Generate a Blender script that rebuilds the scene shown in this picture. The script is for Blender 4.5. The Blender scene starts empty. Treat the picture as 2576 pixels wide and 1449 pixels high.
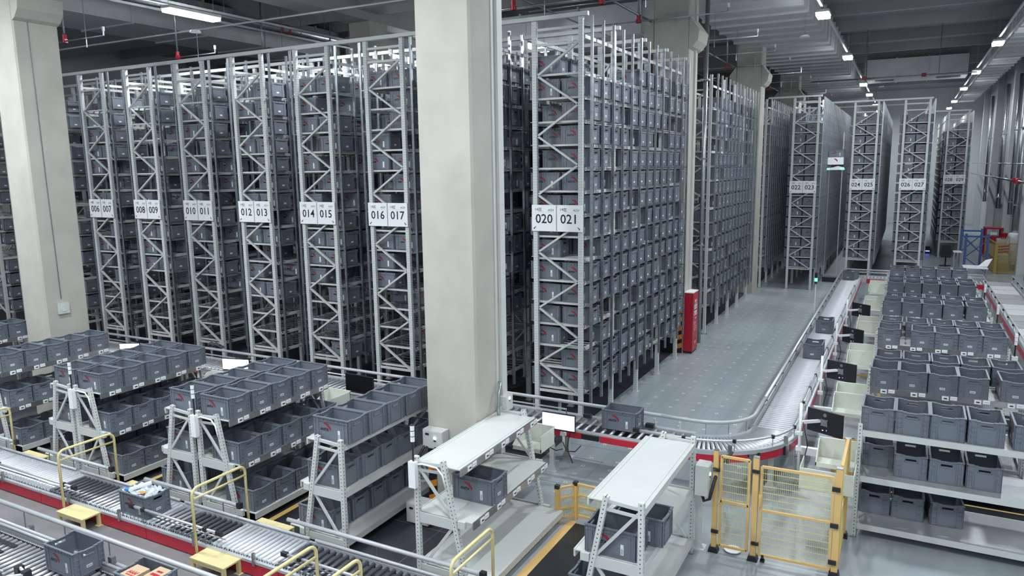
import bpy, math, random
import numpy as np
from mathutils import Matrix, Vector
random.seed(7)
SC = bpy.context.scene
COL = SC.collection
PI = math.pi

# ------------------------------------------------------------------ camera
def camera():
    f, yaw, pitch, roll = 1846.8, 0.49146549, 0.16248239, -0.01385581
    fw = Vector((-math.sin(yaw)*math.cos(pitch), math.cos(yaw)*math.cos(pitch), -math.sin(pitch)))
    r0 = Vector((math.cos(yaw), math.sin(yaw), 0)); u0 = r0.cross(fw)
    r = math.cos(roll)*r0 + math.sin(roll)*u0; u = -math.sin(roll)*r0 + math.cos(roll)*u0
    cd = bpy.data.cameras.new('camera'); cd.sensor_width = 36; cd.lens = f/2576*36
    cd.clip_start = .05; cd.clip_end = 300
    c = bpy.data.objects.new('camera', cd); COL.objects.link(c)
    b = -fw
    c.matrix_world = Matrix(((r.x,u.x,b.x,0),(r.y,u.y,b.y,0),(r.z,u.z,b.z,5.04),(0,0,0,1)))
    SC.camera = c
    return r, u, fw, f
CR, CU, CF, CFL = camera()
def to_px(p):
    d = Vector(p) - Vector((0,0,5.04)); z = d.dot(CF)
    if z <= 0: return None
    return 1288 + CFL*d.dot(CR)/z, 724.5 - CFL*d.dot(CU)/z, z

# ------------------------------------------------------------------ world, exposure
w = bpy.data.worlds.new('world'); SC.world = w; w.use_nodes = True
w.node_tree.nodes['Background'].inputs[0].default_value = (.60,.68,.80,1)
w.node_tree.nodes['Background'].inputs[1].default_value = .08
SC.view_settings.view_transform = 'Standard'; SC.view_settings.look = 'None'
SC.view_settings.gamma = 1; SC.view_settings.use_curve_mapping = False
SC.view_settings.exposure = 0.6
LAMP_W = 150

# ------------------------------------------------------------------ materials
MATS = {}
def nd(t, k, **kw):
    n = t.nodes.new(k)
    for a, v in kw.items(): setattr(n, a, v)
    return n
def mat(name, col, rough=.5, metal=0., var=.06, scale=6., emit=None, bump=0., spec=None, alpha=None):
    if name in MATS: return MATS[name]
    m = bpy.data.materials.new(name); m.use_nodes = True; t = m.node_tree
    b = t.nodes['Principled BSDF']
    b.inputs['Roughness'].default_value = rough; b.inputs['Metallic'].default_value = metal
    if spec is not None: b.inputs['Specular IOR Level'].default_value = spec
    b.inputs['Base Color'].default_value = (*col, 1)
    if var:
        tc = nd(t, 'ShaderNodeTexCoord'); nz = nd(t, 'ShaderNodeTexNoise')
        nz.inputs['Scale'].default_value = scale; nz.inputs['Detail'].default_value = 5
        t.links.new(tc.outputs['Object'], nz.inputs['Vector'])
        mr = nd(t, 'ShaderNodeMapRange'); mr.inputs['From Min'].default_value = .3; mr.inputs['From Max'].default_value = .7
        mr.inputs['To Min'].default_value = 1-var; mr.inputs['To Max'].default_value = 1+var
        t.links.new(nz.outputs['Fac'], mr.inputs['Value'])
        hs = nd(t, 'ShaderNodeHueSaturation'); hs.inputs['Color'].default_value = (*col, 1)
        t.links.new(mr.outputs[0], hs.inputs['Value']); t.links.new(hs.outputs[0], b.inputs['Base Color'])
        if bump:
            bp = nd(t, 'ShaderNodeBump'); bp.inputs['Strength'].default_value = bump; bp.inputs['Distance'].default_value = .01
            t.links.new(nz.outputs['Fac'], bp.inputs['Height']); t.links.new(bp.outputs[0], b.inputs['Normal'])
    if emit:
        b.inputs['Emission Color'].default_value = (*emit[:3], 1); b.inputs['Emission Strength'].default_value = emit[3]
    if alpha is not None: b.inputs['Alpha'].default_value = alpha
    MATS[name] = m
    return m
def perforated(name, col, pitch=.05, rad=.011, rough=.45, double=0., metal=0.):
    """painted steel with a row of punched holes along local z"""
    m = mat(name, col, rough, metal, .04); t = m.node_tree; b = t.nodes['Principled BSDF']
    tc = nd(t, 'ShaderNodeTexCoord'); sp = nd(t, 'ShaderNodeSeparateXYZ'); t.links.new(tc.outputs['Object'], sp.inputs[0])
    sn = nd(t, 'ShaderNodeSeparateXYZ'); t.links.new(tc.outputs['Normal'], sn.inputs[0])
    def mth(op, a, bb=None):
        n = nd(t, 'ShaderNodeMath', operation=op)
        for i, v in enumerate((a, bb)):
            if v is None: continue
            if isinstance(v, (int, float)): n.inputs[i].default_value = v
            else: t.links.new(v, n.inputs[i])
        return n.outputs[0]
    ax = mth('GREATER_THAN', mth('ABSOLUTE', sn.outputs['X']), .5)
    u = mth('ADD', mth('MULTIPLY', sp.outputs['Y'], ax), mth('MULTIPLY', sp.outputs['X'], mth('SUBTRACT', 1., ax)))
    if double: u = mth('SUBTRACT', mth('ABSOLUTE', u), double)
    v = mth('MULTIPLY', mth('SUBTRACT', mth('FRACT', mth('DIVIDE', sp.outputs['Z'], pitch)), .5), pitch)
    d2 = mth('ADD', mth('POWER', u, 2.), mth('POWER', mth('ABSOLUTE', v), 2.))
    hole = mth('LESS_THAN', d2, rad*rad)
    mx = nd(t, 'ShaderNodeMix', data_type='RGBA')
    src = b.inputs['Base Color'].links[0].from_socket
    t.links.new(hole, mx.inputs['Factor']); t.links.new(src, mx.inputs['A']); mx.inputs['B'].default_value = (.01,.012,.015,1)
    t.links.new(mx.outputs['Result'], b.inputs['Base Color'])
    return m

M_tote = mat('tote_plastic', (.152,.176,.212), .42, 0, .10, 3.)
M_red_print = mat('red_print', (.30,.018,.035), .5, 0, 0)
M_black_print = mat('black_print', (.012,.014,.02), .5, 0, 0)
M_paper = mat('label_paper', (.78,.80,.82), .6, 0, .02)
M_white = mat('white_powder_coat', (.56,.585,.565), .42, 0, .03, 2.)
M_sign = mat('sign_white', (.86,.88,.90), .5, 0, .01)
M_post = perforated('rack_upright_paint', (.60,.635,.62), .05, .0052, double=.016)
M_post1 = perforated('shelf_post_paint', (.60,.63,.61), .05, .0072)
M_galv = mat('galvanised_steel', (.40,.43,.46), .28, .9, .16, 14.)
M_alu = mat('aluminium_rail', (.62,.65,.68), .35, .55, .04, 8.)
M_steel = mat('brushed_steel_rail', (.50,.50,.50), .28, .9, .15, 9.)
M_tube = mat('painted_tube', (.46,.48,.50), .38, .1, .03, 6.)
M_deckg = mat('galvanised_deck', (.50,.52,.53), .36, .5, .10, 3.)
M_roller = mat('roller_steel', (.58,.60,.63), .34, .55, .05, 6.)
M_roller_w = mat('roller_sleeve_white', (.62,.64,.68), .42, .1, .03, 6.)
M_roller_d = mat('roller_dark', (.16,.17,.19), .34, .6, .05, 6.)
M_red = mat('conveyor_red', (.54,.020,.045), .38, 0, .05, 5.)
M_bred = mat('fire_red', (.40,.010,.028), .35, 0, .03, 3.)
M_yellow = mat('step_yellow', (.67,.58,.30), .50, 0, .05, 9.)
M_gate = mat('gate_yellow', (.70,.46,.17), .45, 0, .03, 6.)
M_wire = mat('mesh_wire', (.62,.58,.25), .45, .1, 0)
M_rail_y = mat('handrail_yellow', (.69,.60,.30), .35, 0, .02)
M_black = mat('black_plastic', (.015,.017,.020), .42, 0, .1)
M_screen_on = mat('screen_lit', (.9,.9,.95), .3, 0, 0, emit=(.9,.95,1.,1.6))
M_conc = mat('column_concrete', (.44,.43,.385), .85, 0, .09, 1.6, bump=.25)
M_box = mat('grey_enclosure', (.58,.60,.58), .45, 0, .03)
M_cream = mat('bin_cream', (.64,.67,.60), .50, 0, .03, 3.)
M_lamp = mat('lamp_diffuser', (1,1,1), .5, 0, 0, emit=(.93,.97,1.,34.))
M_green = mat('green_light', (0,.6,.2), .4, 0, 0, emit=(.05,1.,.35,5.))
M_led = mat('led_white', (1,1,1), .4, 0, 0, emit=(.8,.9,1.,6.))
M_ledb = mat('led_blue', (.1,.1,1), .4, 0, 0, emit=(.1,.15,1.,5.))
M_duct = mat('duct_sheet', (.56,.58,.60), .5, .1, .06, 2.)
M_ceil = mat('ceiling_concrete', (.30,.31,.325), .85, 0, .10, 1.)
M_beamc = mat('ceiling_beam', (.34,.345,.34), .8, 0, .08, 1.)
M_blue = mat('rack_blue', (.06,.13,.38), .45, 0, .04)
M_orange = mat('hazard_orange', (.75,.25,.03), .5, 0, 0)
M_card = mat('cardboard', (.50,.38,.24), .75, 0, .06, 8.)
M_pclear = mat('plastic_film', (.55,.60,.66), .18, .1, .25, 30., bump=.8)
M_trunk = mat('cable_black', (.02,.02,.022), .5, 0, 0)

# ------------------------------------------------------------------ mesh builder
BOXF = np.array([[0,3,2,1],[4,5,6,7],[0,1,5,4],[1,2,6,5],[2,3,7,6],[3,0,4,7]])
BOXV = np.array([[-1,-1,-1],[1,-1,-1],[1,1,-1],[-1,1,-1],[-1,-1,1],[1,-1,1],[1,1,1],[-1,1,1]])*.5
class MB:
    def __init__(s): s.V=[]; s.L=[]; s.S=[]; s.M=[]; s.n=0; s.mats=[]
    def mi(s, m):
        if m is None: return 0
        if m not in s.mats: s.mats.append(m)
        return s.mats.index(m)
    def add(s, V, F, m=None):
        V=np.asarray(V,float); i=s.mi(m)
        s.V.append(V); s.S.append([len(f) for f in F]); s.L.append(np.concatenate([np.asarray(f) for f in F])+s.n)
        s.M.append(np.full(len(F), i)); s.n+=len(V); return s
    def box(s, x0,x1,y0,y1,z0,z1, m=None):
        c=np.array([(x0+x1)/2,(y0+y1)/2,(z0+z1)/2]); d=np.array([x1-x0,y1-y0,z1-z0])
        return s.add(BOXV*d+c, BOXF, m)
    def bar(s, p, q, w, h=None, m=None, up=(0,0,1)):
        p=np.array(p,float); q=np.array(q,float); h=h or w; d=q-p; L=np.linalg.norm(d); d/=L
        up=np.array(up,float)
        if abs(d@up)>.98: up=np.array([0,1.,0])
        a=np.cross(d,up); a/=np.linalg.norm(a); b=np.cross(a,d)
        V=(BOXV[:,0:1]*w)*a+(BOXV[:,1:2]*L)*d+(BOXV[:,2:3]*h)*b+(p+q)/2
        return s.add(V, BOXF, m)
    def tube(s, pts, r, n=8, m=None):
        P=np.array(pts,float); k=len(P); V=[]; prev=None
        for i in range(k):
            d=P[min(i+1,k-1)]-P[max(i-1,0)]; d/=np.linalg.norm(d)
            if prev is None:
                up=np.array([0,0,1.]) if abs(d[2])<.9 else np.array([1.,0,0]); a=np.cross(d,up)
            else: a=prev-(prev@d)*d
            a/=np.linalg.norm(a); prev=a; b=np.cross(d,a)
            rr=r[i] if hasattr(r,'__len__') else r
            for j in range(n):
                t=2*PI*j/n; V.append(P[i]+rr*(math.cos(t)*a+math.sin(t)*b))
        F=[[i*n+j,i*n+(j+1)%n,(i+1)*n+(j+1)%n,(i+1)*n+j] for i in range(k-1) for j in range(n)]
        F.append(list(range(n))[::-1]); F.append([(k-1)*n+j for j in range(n)])
        return s.add(V,F,m)
    def prism(s, poly, axis, a, b, m=None):
        n=len(poly); V=[]
        for t in (a,b):
            for (u,v) in poly:
                c=[u,v]; c.insert(axis,t); V.append(c)
        F=[[i,(i+1)%n,n+(i+1)%n,n+i] for i in range(n)]+[list(range(n))[::-1],[n+i for i in range(n)]]
        return s.add(V,F,m)
    def arrays(s):
        return np.concatenate(s.V), np.concatenate(s.L), np.concatenate([np.asarray(x) for x in s.S]), np.concatenate(s.M)
    def mesh(s, name, m=None, smooth=False):
        V,L,S,MI=s.arrays(); return mk_mesh(name,V,L,S,MI,s.mats or [m],smooth)
    def build(s, name, m=None, parent=None, loc=None, smooth=False):
        return obj(name, s.mesh(name,m,smooth), parent, loc)
def mk_mesh(name,V,L,S,MI,mats,smooth=False):
    me=bpy.data.meshes.new(name); me.vertices.add(len(V)); me.vertices.foreach_set('co', np.asarray(V,'f').ravel())
    me.loops.add(len(L)); me.loops.foreach_set('vertex_index', np.asarray(L,'i'))
    me.polygons.add(len(S)); st=np.concatenate([[0],np.cumsum(S)[:-1]])
    me.polygons.foreach_set('loop_start', np.asarray(st,'i')); me.polygons.foreach_set('loop_total', np.asarray(S,'i'))
    for m in mats:
        if m: me.materials.append(m)
    me.polygons.foreach_set('material_index', np.asarray(MI,'i'))
    me.polygons.foreach_set('use_smooth', np.full(len(S), bool(smooth)))
    me.update(calc_edges=True); me.validate(); return me
def obj(name, data, parent=None, loc=None):
    o=bpy.data.objects.new(name,data); COL.objects.link(o)
    if parent: o.parent=parent
    if loc is not None: o.location=loc
    return o
def tag(o, label, cat, group=None):
    o['label']=label; o['category']=cat
    if group: o['group']=group
    return o
def thing(name, label, cat, loc=(0,0,0), group=None):
    o=obj(name,None,None,loc); o.empty_display_size=.1; return tag(o,label,cat,group)
def struct(o): o['kind']='structure'; return o
def stuff(o): o['kind']='stuff'; return o
def local(mb, parent, name, m=None, smooth=False):
    """mesh given in world coordinates, parented to a thing at parent.location (no rotation)"""
    V=[v-np.array(parent.location) for v in mb.V]; mb.V=V
    return mb.build(name,m,parent,smooth=smooth)
def copy_tree(o, parent=None):
    c=o.copy(); COL.objects.link(c); c.parent=parent
    for ch in o.children: copy_tree(ch,c)
    return c
def post(p, q, w, d, m, parent, name='post', ref=(1,0,0)):
    """a straight post object whose local z runs from p to q (so punched holes follow it)"""
    p=Vector(p); q=Vector(q); z=(q-p).normalized(); x=Vector(ref); x=(x-x.dot(z)*z).normalized(); y=z.cross(x); L=(q-p).length
    b=MB().box(-w/2,w/2,-d/2,d/2,0,L)
    o=b.build(name,m,parent)
    mw=Matrix(((x.x,y.x,z.x,p.x),(x.y,y.y,z.y,p.y),(x.z,y.z,z.z,p.z),(0,0,0,1)))
    o.matrix_local=Matrix.Translation(-Vector(parent.location))@mw if parent else mw
    return o
ORD=['','first','second','third','fourth','fifth','sixth','seventh','eighth','ninth','tenth','eleventh','twelfth','thirteenth','fourteenth','fifteenth','sixteenth','seventeenth','eighteenth','nineteenth','twentieth']
def text_mb(txt, size, m, shear=0., bold=0.):
    cu=bpy.data.curves.new('txt','FONT'); cu.body=txt; cu.size=size; cu.align_x='CENTER'; cu.align_y='CENTER'; cu.shear=shear; cu.offset=bold; cu.resolution_u=2
    o=bpy.data.objects.new('txt',cu); COL.objects.link(o); dg=bpy.context.evaluated_depsgraph_get()
    me=bpy.data.meshes.new_from_object(o.evaluated_get(dg)); V=np.array([v.co[:] for v in me.vertices]); F=[list(p.vertices) for p in me.polygons]
    bpy.data.objects.remove(o); bpy.data.curves.remove(cu); bpy.data.meshes.remove(me); return V,F
TXT={}
def put_text(mb, txt, size, cx, y, cz, m, shear=0., facing='-y', bold=0.):
    k=(txt,size,shear,bold)
    if k not in TXT: TXT[k]=text_mb(txt,size,m,shear,bold)
    V,F=TXT[k]
    if facing=='-y': W=np.stack([V[:,0]+cx, np.full(len(V),y), V[:,1]+cz],1)
    elif facing=='+x': W=np.stack([np.full(len(V),y), V[:,0]+cx, V[:,1]+cz],1)
    mb.add(W,F,m)
# ------------------------------------------------------------------ lamps of the hall (rows along the aisles)
def lamp(x, y, z, L, along, label, group, power=1., seen=True):
    sx, sy = (L,.34) if along=='x' else (.34,L)
    t=thing('ceiling_light', label, 'ceiling light', (x,y,z), group)
    MB().box(-sx/2,sx/2,-sy/2,sy/2,0,.07).build('housing', M_white, t)
    MB().box(-sx/2+.02,sx/2-.02,-sy/2+.02,sy/2-.02,-.08,0).build('diffuser', M_lamp, t)
    for s in (-1,1):
        p=(s*(sx/2-.1),0,.07) if along=='x' else (0,s*(sy/2-.1),.07)
        MB().tube([p,(p[0],p[1],1.3)],.006,5).build('suspension_rod', M_galv, t)
    l=bpy.data.lights.new('lamp_glow','AREA'); l.shape='RECTANGLE'; l.size=sx; l.size_y=sy; l.energy=LAMP_W*power; l.color=(.90,.955,1.)
    lo=bpy.data.objects.new('lamp_glow',l); COL.objects.link(lo); lo.parent=t; lo.location=(0,0,-.10)
    return t
LC=0
rows=[(-2.28,[-6,2,12.6,22.2,31.4,42.5,49,58,65],'y',.7,'over the wide floor aisle'),(2.42,[-6,3,12.5,21.5,30.6,39.8,48.3,57.9,65],'y',.7,'above the right hand conveyor'),
      (-16.25,[-2,5,13.4,22,31],'y',1.55,'near the pipework on the left'),(-11.2,[-2,5,13.4,22.8,32],'y',1.55,'over the middle racks'),(-6.9,[-4,4.5],'y',1.55,'over the picking shelves'),(-20.2,[5],'y',1.55,'at the far left')]
for x,ys,al,L,wh in rows:
    for i,y in enumerate(ys):
        pw=1.15 if L>1 else 1.
        if y<9: pw*=1.2
        if y<1: pw*=.3
        if y>28: pw*=.6
        if y>9 and L>1: pw*=.6
        lamp(x,y,9.0,L,al,'white ceiling lamp %s, %s of its row from the front'%(wh,ORD[i+1]),'ceiling lamps '+wh,pw)

# ------------------------------------------------------------------ room shell
def floor_mat():
    m=bpy.data.materials.new('floor_epoxy'); m.use_nodes=True; t=m.node_tree; b=t.nodes['Principled BSDF']
    tc=nd(t,'ShaderNodeTexCoord'); n1=nd(t,'ShaderNodeTexNoise'); n1.inputs['Scale'].default_value=.35; n1.inputs['Detail'].default_value=6
    t.links.new(tc.outputs['Object'],n1.inputs['Vector'])
    mp=nd(t,'ShaderNodeMapping'); mp.inputs['Scale'].default_value=(3.2,.12,1); t.links.new(tc.outputs['Object'],mp.inputs['Vector'])
    n2=nd(t,'ShaderNodeTexNoise'); n2.inputs['Scale'].default_value=1.; n2.inputs['Detail'].default_value=4; t.links.new(mp.outputs[0],n2.inputs['Vector'])  # lengthwise streaks: reflections painted into the floor colour
    r1=nd(t,'ShaderNodeValToRGB'); r1.color_ramp.elements[0].color=(.27,.31,.335,1); r1.color_ramp.elements[1].color=(.41,.455,.48,1)
    r1.color_ramp.elements[0].position=.3; r1.color_ramp.elements[1].position=.7
    mx=nd(t,'ShaderNodeMath',operation='ADD'); mul=nd(t,'ShaderNodeMath',operation='MULTIPLY'); mul.inputs[1].default_value=.5
    mul2=nd(t,'ShaderNodeMath',operation='MULTIPLY'); mul2.inputs[1].default_value=.5
    t.links.new(n1.outputs['Fac'],mul.inputs[0]); t.links.new(n2.outputs['Fac'],mul2.inputs[0]); t.links.new(mul.outputs[0],mx.inputs[0]); t.links.new(mul2.outputs[0],mx.inputs[1])
    t.links.new(mx.outputs[0],r1.inputs[0]); t.links.new(r1.outputs[0],b.inputs['Base Color'])
    rr=nd(t,'ShaderNodeMapRange'); rr.inputs['To Min'].default_value=.18; rr.inputs['To Max'].default_value=.46; t.links.new(n1.outputs['Fac'],rr.inputs['Value']); t.links.new(rr.outputs[0],b.inputs['Roughness'])
    return m
M_floor=floor_mat()
M_dark=mat('dark_floor_paint_shade',(.045,.050,.058),.50,0,.18,1.2)
M_joint=mat('floor_joint',(.24,.27,.29),.7,0,0)
X0,X1,Y0F,Y1F,ZC=-34.,4.9,-9.,70.,10.9
floor=struct(MB().box(X0,X1,Y0F,Y1F,-.2,0).build('floor',M_floor))
struct(MB().box(X0,X1,Y0F,Y1F,ZC,ZC+.2).build('ceiling',M_ceil))
M_wall=mat('wall_paint',(.60,.625,.65),.6,0,.05,.8)
struct(MB().box(X1,X1+.2,Y0F,Y1F,0,ZC).build('wall_right',M_wall))
struct(MB().box(X0-.2,X0,Y0F,Y1F,0,ZC).build('wall_left',M_wall))
struct(MB().box(X0,X1,Y1F,Y1F+.2,0,ZC).build('wall_back',M_wall))
struct(MB().box(X0,X1,Y0F-.2,Y0F,0,ZC).build('wall_front',M_wall))
# dark painted floor bay between the picking shelves; under the left racks dark floor plus painted-in rack shade
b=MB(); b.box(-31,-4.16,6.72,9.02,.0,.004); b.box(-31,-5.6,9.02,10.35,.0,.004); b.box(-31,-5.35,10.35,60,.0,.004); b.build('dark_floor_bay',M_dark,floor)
MB().box(-31,-2.4,3.,6.72,0,.004).build('worn_floor_strip',mat('worn_floor',(.17,.165,.17),.6,0,.2,1.5),floor)
# slab joints and small square floor markers in the robot aisle
b=MB()
for i in range(7): x=-4.83+.48*i*1.0; b.box(x-.002,x+.002,11.3,60,.0,.002)
for j in range(44): y=11.9+1.04*j; b.box(-5.3,-2.1,y-.002,y+.002,.0,.002)
for j in range(3): b.box(-5.3+.96*j,-5.294+.96*j,9.6,11.3,0,.003)
for j in range(6): b.box(-31,-4.3,6.9+1.1*j,6.905+1.1*j,.003,.006)
for j in range(10): b.box(-5.5-2.87*j,-5.495-2.87*j,6.9,12,.003,.006)
stuff(b.build('floor_joint',M_joint,floor))
mk=MB(); mk.box(-.03,.03,-.03,.03,0,.0025,M_paper); mk.box(-.014,.014,-.014,.014,.0025,.003,M_joint); mkm=mk.mesh('floor_marker')
for i in range(6):
    for j in range(38): obj('floor_marker',mkm,floor,(-4.59+.48*i,12.1+.52*j,.003))
for i in range(3):
    for j in range(5): obj('floor_marker',mkm,floor,(-5.05+.48*i,9.9+.375*j,.003))
# ceiling beams across the hall, every 3.7 m
for j in range(19):
    y=-6+3.72*j
    if j*3.72-6 < 1: continue
    b=MB().box(X0,X1,y-.09,y+.09,ZC-.42,ZC); struct(b.build('trim_%d'%(j+1),M_beamc))
for j,y in enumerate((8.0,18.7,29.5,40.2,51,61)):
    b=MB().box(X0,-6.2,y-.05,y+1.0,ZC-1.0,ZC); struct(b.build('trim_%d'%(j+30),M_beamc))
struct(MB().box(-6.05,-5.1,Y0F,Y1F,ZC-1.25,ZC).build('trim_40',M_beamc)); struct(MB().box(-16.1,-15.2,Y0F,Y1F,ZC-1.25,ZC).build('trim_41',M_beamc))
# ------------------------------------------------------------------ concrete columns
def column(x0,x1,y0,y1,label,cap=True):
    t=thing('concrete_column',label,'column',((x0+x1)/2,y0,0),'concrete columns of the hall')
    c=.03
    poly=[(x0+c,y0),(x1-c,y0),(x1,y0+c),(x1,y1-c),(x1-c,y1),(x0+c,y1),(x0,y1-c),(x0,y0+c)]
    local(MB().prism(poly,2,0,ZC-1.25),t,'shaft',M_conc)
    if cap:
        for s in (-1,1):
            x=x0 if s<0 else x1
            prof=[(x,7.95),(x+s*.10,8.0),(x+s*.22,8.15),(x+s*.26,8.4),(x,8.75)]
            V=[];n=5
            for y in (y0-.0,y1): V+=[(u,y,v) for u,v in prof]
            F=[[i,(i+1)%n,n+(i+1)%n,n+i] for i in range(n)]+[[4,3,2,1,0],[5,6,7,8,9]]
            local(MB().add(V,F),t,'corbel',M_conc)
    return t
cmain=column(-5.965,-5.10,8.46,9.27,'big pale concrete column between the picking shelves, beside the empty white shelf',cap=True)
cleft=column(-16.07,-15.27,8.46,9.33,'grey concrete column at the left edge with conduit and small white speaker')
cred=column(-6.03,-5.10,19.2,20.15,'concrete column behind the red cabinet, with hazard stripes at its foot')
column(-6.03,-5.10,29.7,30.6,'far concrete column at the end of the second storage block')
column(-6.03,-5.10,40.4,41.3,'most distant concrete column in the row of racks')
column(-16.07,-15.2,19.2,20.1,'concrete column standing among the left racks')
# conduits, trunking and fittings on the columns
local(MB().box(-5.10,-5.085,9.0,9.05,1.35,9.5,M_white).box(-5.10,-5.06,9.12,9.26,1.3,9.5,M_box),cmain,'cable_trunking')
local(MB().tube([(-5.07,9.05,1.95),(-5.02,8.98,1.95),(-4.99,8.88,1.85),(-4.99,8.85,1.6),(-4.98,8.85,1.5)],.022,8),cmain,'flexible_conduit',M_galv,True)
for i in range(8):
    z=.25+.2*i
    pass
local(MB().box(-5.965,-5.82,8.455,8.46,.1,1.06),cmain,'hazard_backing',M_black)
for i in range(4):
    z=.16+.22*i
    local(MB().prism([(-5.965,z),(-5.82,z+.06),(-5.82,z+.16),(-5.965,z+.10)],1,8.447,8.454),cmain,'hazard_stripe',M_orange)
local(MB().tube([(-15.262,8.78,2.5),(-15.262,8.75,5),(-15.262,8.74,9.0)],.011,6),cleft,'conduit',M_galv)
sp=thing('wall_speaker','small square white speaker box on the left column','speaker',(-15.235,8.79,2.3))
MB().box(-.03,.03,-.11,.11,-.11,.11).build('case',M_white,sp)
b=MB().tube([(.03,0,0),(.04,0,0)],.07,16); b.build('grille',M_box,sp)
for i in range(5):
    z=.12+.24*i
    local(MB().prism([(-5.24,z),(-5.1,z+.06),(-5.1,z+.19),(-5.24,z+.13)],1,19.190,19.197),cred,'hazard_stripe',M_orange)
local(MB().box(-5.26,-5.09,19.195,19.2,.02,1.3).box(-6.04,-5.26,19.19,19.2,.0,.42),cred,'base_guard',M_black)
local(MB().box(-5.10,-5.05,19.75,19.80,1.6,9.4),cred,'conduit',M_white)
t=thing('drain_pipe','tall galvanised vertical pipe just right of the column with the red cabinet','pipe',(-5.0,20.65,0))
local(MB().tube([(-5.0,20.65,.0),(-5.0,20.65,9.4)],.06,10),t,'pipe',M_galv,True)
for z in (2.8,5.2,7.3): local(MB().box(-5.12,-4.9,20.56,20.74,z,z+.03),t,'clamp',M_galv)
# red cabinet
rc=thing('fire_cabinet','tall narrow red cabinet with white lettering standing against the column','cabinet',(-5.0,19.3,0))
MB().box(-.09,.16,0,.55,.06,1.66).build('body',M_bred,rc)
MB().box(-.09,.16,0,.55,1.66,1.68).build('top_plate',M_sign,rc)
MB().box(-.07,.14,.02,.53,0,.06).build('plinth',M_black,rc)
b=MB()
for r,(z,h) in enumerate(((1.20,.12),(1.03,.12))):
    for k in range(3): b.box(.16,.163,.13+.10*k,.215+.10*k,z,z+h,M_sign)
    for k in range(3):
        y=.13+.10*k; b.box(.163,.165,y+.02,y+.065,z+.085,z+.095,M_black_print); b.box(.163,.165,y+.037,y+.047,z+.02,z+.10,M_black_print); b.box(.163,.165,y+.015,y+.07,z+.045,z+.055,M_black_print); b.box(.163,.165,y+.02,y+.03,z+.02,z+.05,M_black_print)
for k in range(3):
    y=.17+.08*k; b.box(.16,.163,y,y+.05,1.42,1.435,M_sign); b.box(.16,.163,y+.02,y+.03,1.38,1.46,M_sign); b.box(.16,.163,y+.0,y+.05,1.385,1.395,M_sign)
b.box(.16,.163,.16,.42,1.35,1.356,M_sign)
for z,a,c in ((.96,.2,.4),(.93,.22,.38),(.84,.15,.3),(.81,.15,.33),(.78,.15,.28),(.72,.18,.42),(.66,.15,.40),(.62,.15,.3),(.30,.2,.4),(.26,.2,.4)): b.box(.16,.162,a,c,z,z+.008,M_sign)
for k in range(3): b.box(.16,.163,.2+.07*k,.25+.07*k,.33,.40,M_bred if k==9 else M_red_print)
b.build('lettering',None,rc)
# ------------------------------------------------------------------ ducts and pipes under the ceiling
t=thing('ribbed_air_duct','wide pale ribbed air duct running above the robot aisle','duct',(-4.4,15,9.4))
local(MB().box(-5.88,-2.88,2,62,9.45,10.35),t,'casing',M_duct)
for j in range(50):
    y=2.6+1.18*j
    local(MB().box(-5.93,-2.83,y-.05,y+.05,9.38,10.43),t,'flange',M_duct)
for x in (-5.6,-3.1):
    b=MB()
    for j in range(12): b.tube([(x,4+5*j,10.35),(x,4+5*j,ZC)],.012,5)
    stuff(local(b,t,'hanger_rod',M_galv))
t=thing('ribbed_air_duct','narrower ribbed air duct running along the right wall','duct',(3.5,20,9.4))
local(MB().box(2.98,3.98,5,66,9.42,9.95),t,'casing',M_duct)
for j in range(50):
    y=5.5+1.18*j
    local(MB().box(2.93,4.03,y-.04,y+.04,9.37,10.0),t,'flange',M_duct)
t=thing('cross_air_duct','pale cross duct with two dark grilles above the right hand racks','duct',(0,40,9.3))
local(MB().box(-2.3,2.4,45.4,47.4,9.45,10.5),t,'casing',M_duct)
for x in (-.9,.6): local(MB().box(x-.03,x+.03,45.35,47.45,9.41,10.55),t,'flange',M_duct)
for x0_,x1_ in ((-1.9,-1.0),(1.0,2.1)): local(MB().box(x0_,x1_,45.7,46.3,9.42,9.45),t,'grille',M_black)
t=thing('cross_air_duct','broad grey duct above the leftmost racks','duct',(-25,20,9.4))
local(MB().box(-23.,-20.6,6,24,9.45,10.5),t,'casing',M_duct)
for j in range(7): local(MB().box(-23.05,-20.55,7+2.6*j,7.06+2.6*j,9.40,10.55),t,'flange',M_duct)
t=thing('cross_air_duct','dark grey duct crossing behind the left racks','duct',(-14,20,9.4))
local(MB().box(-20.3,-7,24,26,9.3,10.3),t,'casing',M_duct)
for j in range(6): local(MB().box(-19+2.2*j,-18.94+2.2*j,23.95,26.05,9.25,10.35),t,'flange',M_duct)
t=thing('main_pipe','thick galvanised sprinkler main with red bands running over the left racks','pipe',(-18.9,15,9.7))
local(MB().tube([(-18.9,0,9.75),(-18.9,62,9.75)],.14,14),t,'pipe',M_galv,True)
for y in (13.0,13.2,13.35,15.4,19.0,19.35,24): local(MB().tube([(-18.9,y,9.75),(-18.9,y+.09,9.75)],.152,14),t,'red_band' if y>13.5 or y<13.1 else 'coupling',M_bred if y>13.5 or y<13.1 else M_black,True)
for x,nm in ((-17.9,'left'),(-16.9,'right')):
    t=thing('cable_tray','thin %s of two pale rails slung below the roof over the left racks'%nm,'cable tray',(x,10,9.3))
    local(MB().box(x-.02,x+.02,0,60,9.30,9.36),t,'rail',M_alu)
    b=MB()
    for j in range(14): b.tube([(x,3+4*j,9.36),(x,3+4*j,ZC)],.008,5)
    stuff(local(b,t,'hanger_rod',M_galv))
t=thing('cable_tray','pale horizontal rail crossing above the left racks carrying a round detector','cable tray',(-14,12.4,8.3))
local(MB().tube([(-21.5,12.4,8.33),(-6.2,12.4,8.33)],.018,6),t,'rail',M_alu)
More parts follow.
